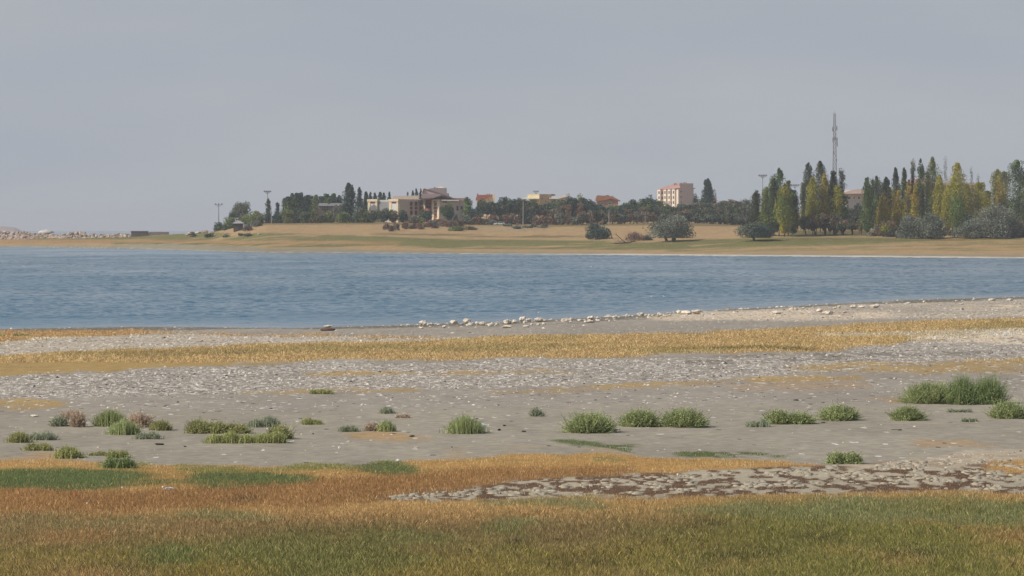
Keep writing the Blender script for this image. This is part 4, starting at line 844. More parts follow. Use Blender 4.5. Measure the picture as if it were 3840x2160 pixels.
# --- grey hall with a pinkish barrel roof, right
D = 1700; zb_ = tz(X(3205, D), D)
e = empty('hall_building', (X(3205, D), D, zb_), 'grey hall with a pinkish low curved roof behind the right poplars', 'building')
A, B_ = pt(3175, 1700), pt(3268, 1706)
m = MB(); m.prism([A, B_, pt(3268, 1730), pt(3172, 1724)], zb_-1, Zr(726, D)); m.build('wall', mat('pale_blue_grey_wall', (.47, .48, .50)), e)
m = MB(); m.prism([pt(3166, 1712), pt(3174.7, 1700.2), pt(3171.8, 1724), pt(3164, 1726)], zb_-1, Zr(727, D)); m.build('end_wall', M['white'], e)
for k in range(5): window(e, A, B_, .06+.19*k, .16+.19*k, Zr(748, D), Zr(736, D), 'whitewin', 'glass')
m = MB(); m.profile(prof(D, [(3162, 727), (3166, 721), (3190, 713), (3215, 709.5), (3250, 709), (3272, 714), (3272, 726)]), 1697, 1732); m.build('roof', mat('pale_pink_roof', (.66, .52, .47)), e)
# --- pale long house behind the right poplars
D = 1760; zb_ = tz(X(3520, D), D)
e = empty('long_house', (X(3520, D), D, zb_), 'pale long house with a red roof glimpsed between the right poplars', 'building')
A, B_ = pt(3392, 1760), pt(3490, 1752)
m = MB(); m.prism([A, B_, pt(3490, 1775), pt(3392, 1780)], zb_-1, Zr(690, D)); m.build('wall', M['beige'], e)
for k in range(5):
    for t in (700, 730, 757): window(e, A, B_, .05+.19*k, .15+.19*k, Zr(t+12, D), Zr(t, D), 'whitewin', 'glass')
m = MB(); m.profile(prof(D, [(3388, 691), (3440, 668), (3475, 668), (3494, 691)]), 1750, 1782); m.build('roof', mat('pale_red_roof', (.50, .33, .28)), e)
A, B_ = pt(3490.5, 1758), pt(3668, 1764)
m = MB(); m.prism([A, B_, pt(3668, 1785), pt(3490.5, 1780)], zb_-1, Zr(694, D)); m.build('rear_wing_wall', M['beige'], e)
for k in range(6): window(e, A, B_, .05+.16*k, .13+.16*k, Zr(722, D), Zr(706, D), 'whitewin', 'glass')
m = MB(); m.profile(prof(D, [(3490, 695), (3510, 686), (3650, 685), (3674, 695)]), 1756, 1788); m.build('rear_wing_roof', mat('pale_rose_roof', (.52, .40, .35)), e)
# --- long low building behind the left shrubs
D = 1785; zb_ = tz(X(1245, D), D)
e = empty('low_building', (X(1245, D), D, zb_), 'long low grey-roofed building half hidden behind the left shrubs', 'building')
A, B_ = pt(1190, 1785), pt(1300, 1782)
m = MB(); m.prism([A, B_, pt(1300, 1796), pt(1190, 1798)], zb_-.5, Zr(772, D)); m.build('wall', M['hut'], e)
for k in range(6): window(e, A, B_, .05+.16*k, .15+.16*k, Zr(783, D), Zr(775, D), 'dgrey', 'glass')
m = MB(); m.profile(prof(D, [(1193, 772), (1198, 762), (1226, 762), (1230, 767), (1236, 767), (1240, 762), (1300, 762), (1304, 772)]), 1783, 1799); m.build('roof', mat('pale_sheet_roof', (.40, .40, .42)), e)

# --- hut on the headland
D = far_D(892, 866)-4; z0 = tz(X(892, D), D); x0, x1 = X(874, D), X(912, D)
e = empty('hut', (X(892, D), D, z0), 'dark open hut with a pale hipped roof at the foot of the headland bushes', 'hut')
m = MB(); m.box(x0+.3, x1-.3, D+1.2, D+4.2, z0-.3, Zr(838, D)); m.build('wall', M['hut'], e)
for k in range(5):
    t = MB(); xx = x0+.25+(x1-x0-.5)*k/4; t.bar((xx, D+.3, z0-.3), (xx, D+.3, Zr(837, D)), .11, .11, 6); t.build('post', M['hut'], e)
m = MB(); zz, zr = Zr(838, D), Zr(828, D)
bs = [(x0-.5, D-.4, zz), (x1+.5, D-.4, zz), (x1+.5, D+4.8, zz), (x0-.5, D+4.8, zz)]; rg_ = [((x0*2+x1)/3, D+2.2, zr), ((x0+x1*2)/3, D+2.2, zr)]
m.poly([bs[0], bs[1], rg_[1], rg_[0]]); m.poly([bs[2], bs[3], rg_[0], rg_[1]]); m.poly([bs[1], bs[2], rg_[1]]); m.poly([bs[3], bs[0], rg_[0]]); m.poly(bs[::-1])
m.build('roof', mat('pale_hut_roof', (.33, .31, .30)), e)

# --- dark low wall on the spit, with pale kiosk on the breakwater
D = 1905; z0 = tz(X(560, D), D)
m = MB(); zt = Zr(868.5, D)
m.prism([pt(492, D), pt(556, D), pt(556, D+1.2), pt(492, D+1.2)], z0-1.5, zt); m.prism([pt(560, D), pt(634, D-6), pt(634, D-4.8), pt(560, D+1.2)], z0-1.5, zt-.15)
m.prism([pt(556, D+.1), pt(560, D+.1), pt(560, D+1.1), pt(556, D+1.1)], z0-1.5, zt-.5)
m.prism([pt(490, D-.2), pt(557, D-.2), pt(557, D+1.4), pt(490, D+1.4)], zt+.003, zt+.3)
o = m.build('low_wall', M['slab']); tag(o, 'long dark low wall on the spit between breakwater and headland', 'wall')
D = 2003; z0 = Zr(880, D); cx = X(173, D)
e = empty('kiosk', (cx, D, z0), 'round kiosk with a pale domed roof standing on the breakwater', 'kiosk')
m = MB(); m.ball((cx, D, Zr(872.5, D)), 30*D/F, 3.6, 10.5*D/F, 18, 5, True); m.build('roof', mat('kiosk_roof', (.55, .53, .47)), e, True)
m = MB(); m.ball((cx, D, Zr(861.8, D)), .5, .5, .4, 8, 4, True); m.build('finial', M['white'], e)
m = MB(); m.lathe((cx, D, z0-2), (cx, D, Zr(873, D)), [(0, 3.0), (1, 3.0)], 14); m.build('wall', M['beige'], e)
for k in range(8):
    a = k*.785+.3; t = MB(); t.bar((cx+3.7*math.cos(a), D+3.3*math.sin(a), z0-2), (cx+3.7*math.cos(a), D+3.3*math.sin(a), Zr(872.6, D)), .12, .12, 6); t.build('post', M['dgrey'], e)

# ------------------------------------------------------------------ lattice tower, masts, poles
D = 1700; x0 = X(3130, D); z0 = tz(x0, D); zt = Zr(424, D); H = zt-z0
e = empty('lattice_tower', (x0, D, z0), 'tall grey steel lattice radio tower rising behind the second poplar clump', 'tower')
hw = lambda t: 1.25+(0.42-1.25)*min(1, t/.93)
NB = 26; legs = [(-1, -1), (1, -1), (1, 1), (-1, 1)]
for sx, sy in legs:
    m = MB(); m.bar((x0+sx*hw(0), D+sy*hw(0), z0-.3), (x0+sx*hw(1), D+sy*hw(1), zt), .12, .10, 4); m.build('leg', M['steel'], e)
m = MB()
for k in range(NB):
    t0, t1 = k/NB, (k+1)/NB; a, b_ = hw(t0), hw(t1); za, zc = z0+H*t0, z0+H*t1
    for i in range(4):
        p, q = legs[i], legs[(i+1) % 4]
        m.bar((x0+p[0]*a, D+p[1]*a, za), (x0+q[0]*b_, D+q[1]*b_, zc), .07, .065, 4); m.bar((x0+q[0]*a, D+q[1]*a, za), (x0+p[0]*b_, D+p[1]*b_, zc), .07, .065, 4); m.bar((x0+p[0]*a, D+p[1]*a, za), (x0+q[0]*a, D+q[1]*a, za), .10, .10, 4)
m.build('bracing', M['steel'], e)
m = MB(); m.bar((x0, D, zt), (x0, D, Zr(413.5, D)), .07, .03, 5); m.build('tip_rod', M['steel'], e)
for (row_, dx) in ((484, -1.0), (480, .9), (523, -.9), (523, 1.0), (540, 1.1), (519, 0)):
    m = MB(); m.box(x0+dx-.22, x0+dx+.22, D-1.35, D-1.1, Zr(row_+9, D), Zr(row_-7, D)); m.build('antenna_panel', M['steel'], e)
for px_, r_ in ((3126, 575), (3135, 600)):
    m = MB(); xx = X(px_, D); m.lathe((xx, D-1.9, Zr(r_, D)), (xx, D-1.1, Zr(r_, D)), [(0, .42), (.6, .45), (1, .15)], 10); m.build('drum_antenna', M['steel'], e)

def mast(px, D, top, label, heads, rpole=.22, arm=1.8, base=None, name='floodlight_mast'):
    x = X(px, D); z = tz(x, D) if base is None else Zr(base, D); zt = Zr(top, D)
    e = empty(name, (x, D, z), label, 'mast')
    m = MB(); m.bar((x, D, z-.3), (x, D, zt-.4), rpole, rpole*.6, 7); m.build('pole', M['steel'], e)
    m = MB()
    for k in range(heads):
        a = math.pi*(k/(heads-1))-math.pi; m.bar((x, D, zt-1.6), (x+arm*math.cos(a), D+.5*math.sin(a), zt-.5), .09, .07, 4)
    m.bar((x-arm, D, zt-.6), (x+arm, D, zt-.6), .08, .08, 4); m.build('crossarm', M['steel'], e)
    for k in range(heads):
        xx = x-arm+2*arm*k/(heads-1); m = MB(); m.box(xx-.42, xx+.42, D-.35, D+.3, zt-.55, zt+.12); m.build('floodlight', M['steel'], e)
mast(820, 1880, 764, 'slim floodlight mast at the left tip of the headland', 3, .26, 1.6, base=842)
mast(1003, 1850, 716, 'taller floodlight mast rising behind the left shrubs', 4, .22, 1.5)
mast(2860, 1700, 656, 'floodlight mast with a wide head left of the first poplar clump', 4, .2, 1.6)
mast(2981, 1750, 692, 'floodlight mast with a flat wide head between two poplar clumps', 4, .2, 1.7)
mast(2010, 2003, 716, 'short lamp mast on the roof of the yellow building', 3, .16, 1.1, base=742)
def pole(px, D, top, label, r=.2, mt='wood', arm=True):
    x = X(px, D); z = tz(x, D); e = empty('utility_pole', (x, D, z), label, 'pole')
    m = MB(); m.bar((x, D, z-.3), (x, D, Zr(top, D)), r, r*.7, 7); m.build('shaft', M[mt], e)
    if arm:
        m = MB(); m.bar((x-1.1, D-.25, Zr(top+4, D)), (x+1.1, D-.25, Zr(top+4, D)), .09, .09, 4); m.build('crossarm', M[mt], e)
pole(1962, 1650, 744, 'tall pale utility pole before the pale-trunked trees', .24)
pole(1018, 1706, 792, 'short pale pole before the shrubs below the left mast', .26)
pole(2284, 1640, 788, 'pale pole at the thicket front left of the rounded blue-green bush', .26)
pole(3206, 1600, 742, 'thin pole before the grey hall', .14)
pole(2420, 1648, 800, 'short pale pole at the thicket front behind the silvery tree', .16)

# ------------------------------------------------------------------ cars by the pole
def car(px, row_, D, label, flip=1, van=False):
    x = X(px, D); z = tz(x, D); e = empty('parked_car', (x, D, z), label, 'car', 'parked cars beside the pale pole')
    h1, h2 = (.95, 1.9) if van else (.85, 1.45)
    pr = [(-2.1, .3), (2.1, .3), (2.15, .7), (1.9, h1-.05), (1.1, h1), (.55, h2), (-1.2 if not van else -2.0, h2), (-1.9, h1), (-2.15, .75)]
    m = MB(); m.profile([(x+flip*p[0], z+p[1]) for p in pr], D-.85, D+.85); m.build('body', M['carw'], e)
    m = MB(); m.profile([(x+flip*p[0], z+p[1]) for p in [(.95, h1+.04), (.5, h2-.1), (-1.1, h2-.1), (-1.6, h1+.04)]], D-.88, D-.853); m.build('side_window', M['glass'], e)
    for sx in (-1.3, 1.35):
        for yy in (-.9, .7):
            m = MB(); m.lathe((x+flip*sx, D+yy, z+.33), (x+flip*sx, D+yy+.2, z+.33), [(0, .33), (1, .33)], 12); w = m.build('wheel', M['tyre'], e)
            m = MB(); m.lathe((x+flip*sx, D+yy-.015, z+.33), (x+flip*sx, D+yy+.1, z+.33), [(0, .18), (1, .18)], 10); r = m.build('rim', M['steel']); r.parent = w
car(1855, 833, 1676, 'white van parked at the thicket edge, left of two', 1, True)
car(1876, 834, 1674, 'white car parked at the thicket edge right beside a white van', -1)
car(1944, 828, 1690, 'white car half hidden behind bushes left of the pale utility pole', 1)

# ------------------------------------------------------------------ rocks
def rock_mesh(seed, flat=0.6, sub=3, ang=False):
    import bmesh
    bm = bmesh.new(); bmesh.ops.create_icosphere(bm, subdivisions=sub, radius=0.5); rg = np.random.default_rng(seed)
    co = np.array([v.co for v in bm.verts])
    for _ in range(9 if ang else 6):      # plane cuts give broken faces
        d = rg.normal(size=3); d /= np.linalg.norm(d); lim = rg.uniform(.26, .42); s = co@d
        co -= np.outer(np.maximum(0, s-lim)*.85, d)
    o_ = rg.uniform(0, 50, 3)
    nz = fbm(co[:, 0]*3.5+o_[0], co[:, 1]*3.5+co[:, 2]*2.7+o_[1], seed % 97, 3)-.5
    n2_ = fbm(co[:, 1]*9+o_[2], co[:, 2]*9+co[:, 0]*8, seed % 89, 2)-.5; co *= (1+.75*nz+.35*n2_)[:, None]; co[:, 2] *= flat; co[:, 0] *= rg.uniform(.9, 1.2)
    co /= (co[:, 0].max()-co[:, 0].min()); co[:, 2] -= co[:, 2].min()
    for v, c in zip(bm.verts, co): v.co = c
    me = bpy.data.meshes.new('rock'); bm.to_mesh(me); bm.free(); return me
RM = [rock_mesh(i, .55+.25*((i*7) % 5)/5) for i in range(9)]
for i, m_ in enumerate(RM): m_.materials.append(M['rock'])
RD = [rock_mesh(40+i, .5) for i in range(2)]
for m_ in RD: m_.materials.append(M['rockdark'])
def rock(name, me, x, y, z, w, hh, label, cat, group, rr):
    o = bpy.data.objects.new(name, me); COL.objects.link(o)
    zs = hh/max(1e-3, max(v.co.z for v in me.vertices)); o.location = (x, y, z-.12*hh); o.scale = (w, w*rr.uniform(.7, 1.1), zs*1.12)
    o.rotation_euler = (rr.uniform(-.06, .06), rr.uniform(-.06, .06), rr.choice((0, math.pi))+rr.uniform(-.25, .25)); tag(o, label, cat, group); return o

sc1 = 1280/2576
SH = [(615, 318, 62, 30), (655, 322, 30, 14), (690, 320, 26, 10), (740, 322, 34, 12), (845, 312, 66, 28), (905, 318, 30, 12), (948, 308, 62, 36), (965, 328, 60, 20), (1022, 322, 34, 26), (1062, 322, 48, 26), (1125, 326, 62, 22), (1175, 322, 30, 16), (1247, 312, 62, 34), (1255, 342, 86, 20), (1302, 304, 48, 24), (1370, 296, 58, 38), (1420, 298, 48, 26), (1487, 294, 66, 28), (1392, 338, 50, 18), (1540, 292, 34, 12),
      (1690, 294, 62, 28), (1730, 288, 30, 22), (1800, 290, 56, 14), (1888, 278, 60, 26), (1872, 302, 84, 26), (1940, 290, 36, 12), (2060, 274, 48, 22), (2095, 266, 30, 10), (2256, 250, 66, 26), (2310, 248, 32, 14), (2350, 250, 28, 12), (2402, 252, 40, 24), (2480, 250, 36, 14), (2550, 238, 48, 30)]
SH = [(1280+a*sc1, 1060+b*sc1, c*sc1, d*sc1) for a, b, c, d in SH]
SH += [(2560+a*sc1, 1060+b*sc1, c*sc1, d*sc1) for a, b, c, d in ((34, 240, 84, 30), (112, 238, 80, 32), (395, 234, 40, 14), (720, 236, 90, 24), (842, 205, 66, 24), (1040, 220, 48, 24), (1095, 240, 84, 26), (1290, 192, 58, 22), (1352, 190, 50, 18), (1450, 190, 72, 22), (1222, 228, 40, 14), (1705, 155, 36, 8), (2200, 132, 34, 12), (2342, 136, 60, 18), (2468, 136, 52, 16), (2110, 164, 40, 8))]
SH.append((2480*sc1, 860+746*sc1, 62*sc1, 22*sc1))
SH.sort(); rr = random.Random(21)
WIDE = np.array([s[2] for s in SH])
for i, (px, row_, w, h) in enumerate(SH):
    x, y, z = near_pt(px, row_); s = y/F
    size = 'large' if w > 29 else 'medium' if w > 22 else 'small'; form = 'flat' if h/w < .36 else 'tall' if h/w > .55 else 'rounded'
    where = 'along the near waterline'
    lb = f'{size} {form} pale rock, {ordl(i, len(SH)) if i < 20 or i >= len(SH)-20 else "middle one, number "+str(i)} {where}'
    if 20 <= i < len(SH)-20: lb = f'{size} {form} pale rock, {ORD[len(SH)-1-i-19]} left of the twentieth from right along the near waterline'
    rock('boulder', RM[i % 9], x, y, z, w*s*1.05, h*s*1.1, lb, 'rock', 'pale rocks along the near waterline', rr)
for i in range(64):
    px = rr.uniform(1570, 2720) if i < 52 else rr.uniform(2720, 3800)
    w = rr.uniform(8, 17); row_ = float(pl(px, [(1570, 1220), (1900, 1212), (2150, 1204), (2400, 1186), (2720, 1174), (3000, 1162), (3400, 1140), (3840, 1124)]))+rr.uniform(-3, 13 if px < 2450 else 8)
    x, y, z = near_pt(px, row_); s = y/F
    rock('rubble_stone', RM[rr.randrange(9)], x, y, z, w*s, w*s*rr.uniform(.4, .7), 'small pale stone in the rubble between the larger waterline rocks' if px < 2720 else 'small pale stone on the whitish shore at the right end of the waterline', 'stone', 'rubble stones along the near waterline' if px < 2720 else 'stones on the whitish right shore', rr)
x, y, z = near_pt(2474*sc1, 860+766*sc1); b = MB(); b.lathe((x-.65, y, z+.10), (x+.65, y-.15, z+.13), [(0, .05), (.1, .12), (.5, .15), (.9, .11), (1, .05)], 8)
o = b.build('driftwood_log', M['deadwood'], smooth=True); tag(o, 'dark driftwood log lying on the gravel below the leftmost pale rock', 'log')

# breakwater boulders on the far left
BR = [rock_mesh(70+i, .8, 2, True) for i in range(8)]
M['rockcream'] = mat('cream_rock', (.46, .40, .33), var=.35, scale=.8, bump=.4)
mats_ = ['rockpink', 'rockbrown', 'rockcream']
for i, m_ in enumerate(BR): m_.materials.append(M[mats_[i % 3]])
rr = random.Random(9); k = 0
for px0 in np.arange(-60, 505, 6.0):
    topr = pl(px0, [(-100, 868), (0, 866), (60, 870), (90, 868), (120, 874), (200, 876), (240, 878), (290, 868), (330, 874), (370, 879), (405, 876), (440, 880), (480, 877), (505, 882)])
    botr = pl(px0, [(-100, 903), (0, 902), (300, 898), (500, 890)])
    n_ = max(2, int((botr-topr)/8.0))
    for j in range(n_):
        r_ = topr+(botr-topr)*(j+.75)/n_+rr.uniform(-2, 2); px = px0+rr.uniform(-4, 4)
        D = pl(px, [(-100, 2012), (0, 2006), (480, 1925)])+ (12-24*j/max(1, n_-1) if n_ > 1 else 0)
        zz = Zr(r_, D); w = rr.uniform(11, 21)*D/F; h = w*rr.uniform(.6, .85)
        where = 'left of the kiosk' if px < 140 else 'below the kiosk' if px < 206 else 'between kiosk and dark low wall'
        me = BR[rr.randrange(8)]; tone = {'pinkish_rock': 'pinkish', 'brown_rock': 'brownish', 'cream_rock': 'cream'}[me.materials[0].name]
        o = rock('breakwater_boulder', me, X(px, D), D, zz-h*.35, w, h, f'{tone} angular boulder heaped in the breakwater {where}', 'rock', f'breakwater boulders {where}', rr)
        o.rotation_euler = (rr.uniform(-.5, .5), rr.uniform(-.5, .5), rr.uniform(0, 6.28)); k += 1
# breakwater core so the heap has a body
m = MB()
for a, b_ in ((-320, -60), (-60, 120), (120, 300), (300, 500)):
    pa = pl(a, [(-320, 874), (0, 872), (300, 880), (500, 890)]); pb_ = pl(b_, [(-320, 874), (0, 872), (300, 880), (500, 890)])
    Da, Db = [pl(q, [(-100, 2012), (0, 2006), (480, 1925)]) for q in (a, b_)]
    za, zc = Zr(pa+7, Da), Zr(pb_+7, Db)
    V_ = [(X(a, Da), Da-13, -1.5), (X(a, Da), Da+3, za), (X(a, Da), Da+9, za), (X(a, Da), Da+26, -3), (X(b_, Db), Db-13, -1.5), (X(b_, Db), Db+3, zc), (X(b_, Db), Db+9, zc), (X(b_, Db), Db+26, -3)]
    i0 = len(m.v); m.v += V_; m.f += [(i0, i0+1, i0+5, i0+4), (i0+1, i0+2, i0+6, i0+5), (i0+2, i0+3, i0+7, i0+6)]
o = m.build('breakwater_rubble', M['rockbrown']); tag(o, kind='stuff')
# pale rubble and dark low bushes on the spit right of the wall
for i, (px, row_, w, h) in enumerate(((716, 876, 30, 12), (745, 872, 26, 10), (770, 870, 28, 10), (792, 874, 24, 10), (705, 880, 22, 8), (806, 882, 12, 8), (848, 876, 20, 8), (972, 878, 14, 8))):
    D = far_D(px, row_+3, 1720); x = X(px, D); s = D/F
    rock('rubble_rock', BR[(i*2) % 8], x, D, tz(x, D)-.1, w*s, h*s, f'pinkish rubble rock, {ordl(i, 8) if i else "largest"} on the bank before the headland hut', 'rock', 'rubble rocks before the hut', rr)
row('shrub', [(726, 874, 34, 888), (786, 872, 44, 890), (905, 874, 26, 884), (932, 872, 30, 886), (850, 880, 30, 890)], 'small dark scrub bush', 'on the bank below the headland hut', 'dark scrub below the hut', 'shrub', kind='low', cols=['olive', 'dark'], trunk=.03)

# small pale and dark stones: nobody could count them
def scatter_stones():
    rg = np.random.default_rng(77); Vs, Fs, Cs = [], [], []; off = 0
    n = 330000; D = 1/np.sqrt(rg.uniform(1/520.0**2, 1/118.0**2, n)); x = rg.uniform(-.19, .19, n)*(D+25); z = terrain(x, D)
    c, fl, gr = zones(x, D, z)
    near_sh = np.exp(-np.abs((CH*F/(pl(1920+F*x/D, NEAR_SHORE)-HZ))-D)/6)*.9*sst(1100, 1700, 1920+F*x/D)
    keep = (rg.uniform(size=n) < np.clip(fl*0.7+near_sh-.03, .0035, .9)) & (z > .01) & (gr < 1.3)
    x, D, z, fl, near_sh = x[keep], D[keep], z[keep], fl[keep], near_sh[keep]; n = len(x)
    s = np.clip(rg.lognormal(-2.7, .65, n), .03, .26)*np.clip(D/230, .7, 1.5)*(1+2.2*near_sh)
    u = np.array([(1, 0, 0), (.31, .95, 0), (-.81, .59, 0), (-.81, -.59, 0), (.31, -.95, 0), (0, 0, .8)])
    V = u[None]*np.stack([s, s*rg.uniform(.6, 1, n), s*rg.uniform(.5, 1.0, n)], 1)[:, None, :]*rg.uniform(.6, 1.3, (n, 6, 1))
    a = rg.uniform(0, 6.28, n); ca, sa = np.cos(a)[:, None], np.sin(a)[:, None]
    V = np.stack([V[:, :, 0]*ca-V[:, :, 1]*sa, V[:, :, 0]*sa+V[:, :, 1]*ca, V[:, :, 2]], 2)*.55
    V += np.stack([x, D, z], 1)[:, None, :]
    f0 = np.array([(0, 1, 5), (1, 2, 5), (2, 3, 5), (3, 4, 5), (4, 0, 5)])
    Fq = (np.arange(n)[:, None, None]*6+f0[None]).reshape(-1, 3)
    pal = np.array([(.60, .54, .45), (.68, .62, .54), (.46, .40, .32), (.28, .245, .21), (.07, .06, .05)])
    c = pal[rg.choice(5, n, p=[.34, .30, .2, .09, .07])]*rg.uniform(.8, 1.15, n)[:, None]
    m = bpy.data.materials.new('beach_stone'); m.use_nodes = True; t = m.node_tree; b = t.nodes['Principled BSDF']; a_ = t.nodes.new('ShaderNodeAttribute'); a_.attribute_name = 'col'
    t.links.new(a_.outputs[0], b.inputs['Base Color']); b.inputs['Roughness'].default_value = .9
    o = mesh_np('pebbles', V.reshape(-1, 3), Fq, m, None, np.repeat(c, 6, 0)); tag(o, kind='stuff')
scatter_stones()

def salt_crust():
    rg = np.random.default_rng(5); n = 60000; D = rg.uniform(100, 175, n); x = rg.uniform(-.06, .2, n)*(D+10); z = terrain(x, D)
    px, py = proj(x, D, z); ox, oy = px/K, py/K
    m_ = (oy > pl(ox, [(960, 1250), (1150, 1234), (1500, 1206), (1900, 1182), (2300, 1160), (2576, 1148), (4000, 1120)])) & (oy < pl(ox, [(960, 1258), (1300, 1254), (1700, 1241), (2100, 1232), (4000, 1234)])) & (ox > 960)
    w = (fbm(x/0.5, D/1.6, 52, 3)-.5)
    k = m_ & (w > .07) & (rg.uniform(size=n) < .4); x, D, z = x[k], D[k], z[k]; n = len(x)
    s = rg.uniform(.05, .17, n); h = rg.uniform(.02, .05, n)
    a = np.arange(7)*6.283/7; ring = np.stack([np.cos(a), np.sin(a)*1.5], 1)
    V = np.empty((n, 15, 3)); j = rg.uniform(.7, 1.3, (n, 7, 1))
    V[:, :7, :2] = ring[None]*s[:, None, None]*j; V[:, :7, 2] = -.02; V[:, 7:14, :2] = V[:, :7, :2]*.72; V[:, 7:14, 2] = h[:, None]*rg.uniform(.6, 1.1, (n, 7)); V[:, 14, :2] = 0; V[:, 14, 2] = h*1.1
    V += np.stack([x, D, z], 1)[:, None, :]
    q = [(i, (i+1) % 7, 7+(i+1) % 7) for i in range(7)]+[(i, 7+(i+1) % 7, 7+i) for i in range(7)]+[(7+i, 7+(i+1) % 7, 14) for i in range(7)]
    Fq = (np.arange(n)[:, None, None]*15+np.array(q)[None]).reshape(-1, 3)
    c = G['salt'][None]*rg.uniform(.75, 1.1, n)[:, None]
    o = mesh_np('salt_crust', V.reshape(-1, 3), Fq, bpy.data.materials['beach_stone'], None, np.repeat(c, 15, 0)); tag(o, kind='stuff')
salt_crust()

# ------------------------------------------------------------------ grass
def blades(x, y, z, h, wd, c, lean, rg):
    n = len(x); a = rg.uniform(0, 6.28, n); l = h*np.abs(rg.normal(0, lean, n)); b = rg.uniform(0, 6.28, n)
    dx, dy = np.cos(a)*wd*.5, np.sin(a)*wd*.5; tx, ty = x+np.cos(b)*l, y+np.sin(b)*l
    V = np.stack([np.stack([x-dx, y-dy, z-.01], 1), np.stack([x+dx, y+dy, z-.01], 1), np.stack([x+(tx-x)*.4+dx*.7, y+(ty-y)*.4+dy*.7, z+h*.6], 1), np.stack([tx, ty, z+h], 1)], 1).reshape(-1, 3)
    return V, np.arange(4*n).reshape(-1, 4), np.repeat(c, 4, 0)

def grass_object(name, n, d0, d1, dens_pow, hfun, wd, thr, seed, lean=.35, tone=1.0, half=.19, vr=(.55, 1.5)):
    rg = np.random.default_rng(seed)
    D = 1/np.power(rg.uniform(1/d1**dens_pow, 1/d0**dens_pow, n), 1/dens_pow); x = rg.uniform(-half, half, n)*(D+10); z = terrain(x, D)
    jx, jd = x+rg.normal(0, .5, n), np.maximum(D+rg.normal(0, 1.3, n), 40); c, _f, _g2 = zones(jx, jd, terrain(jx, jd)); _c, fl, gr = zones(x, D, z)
    k = (rg.uniform(size=n) < gr*thr) & (z > .03); x, D, z, c, gr = x[k], D[k], z[k], c[k], gr[k]
    h = hfun(x, D, gr, rg)
    ds_ = np.where(c[:, 0] > 1.3*c[:, 1], .24, .06)[:, None]; c = c*(1-ds_)+ds_*c.mean(1)[:, None]*np.array([1.0, .98, .9])
    v = rg.uniform(vr[0], vr[1], len(x)); c = c*v[:, None]*tone
    dry = rg.uniform(size=len(x)); c = np.where((dry < .10)[:, None], LC['straw']*rg.uniform(.8, 1.5, len(x))[:, None], c); c = np.where((dry > .88)[:, None] & (vr[1] > 1.3), c*np.array([.55, .65, .5]), c)
    V, f_, cc = blades(x, D, z, h, wd*np.clip(D/110, .8, 4), np.clip(c, .004, .8), lean, rg)
    o = mesh_np(name, V, f_, BLADE, None, cc); tag(o, kind='stuff'); return o
def h_fore(x, D, gr, rg):
    py = proj(x, D, 1.1)[1]/K
    base = np.interp(py, [1100, 1140, 1200, 1300, 1450], [.035, .045, .066, .080, .09])
    return base*np.clip(gr/2.2, .5, 1.1)*rg.uniform(.5, 1.6, len(x))*(0.35+.55*fbm(x/2.0, D/3.0, 91, 2)+.85*fbm(x/.35, D/.7, 93, 2))
grass_object('turf_grass', 760000, 74, 215, 2.0, h_fore, .0085, .62, 5, .36, 2.4)
def h_band(x, D, gr, rg): return rg.uniform(.05, .16, len(x))
grass_object('dry_grass', 260000, 215, 520, 1.6, h_band, .022, 1.0, 6, .9, 2.1, vr=(.8, 1.25))

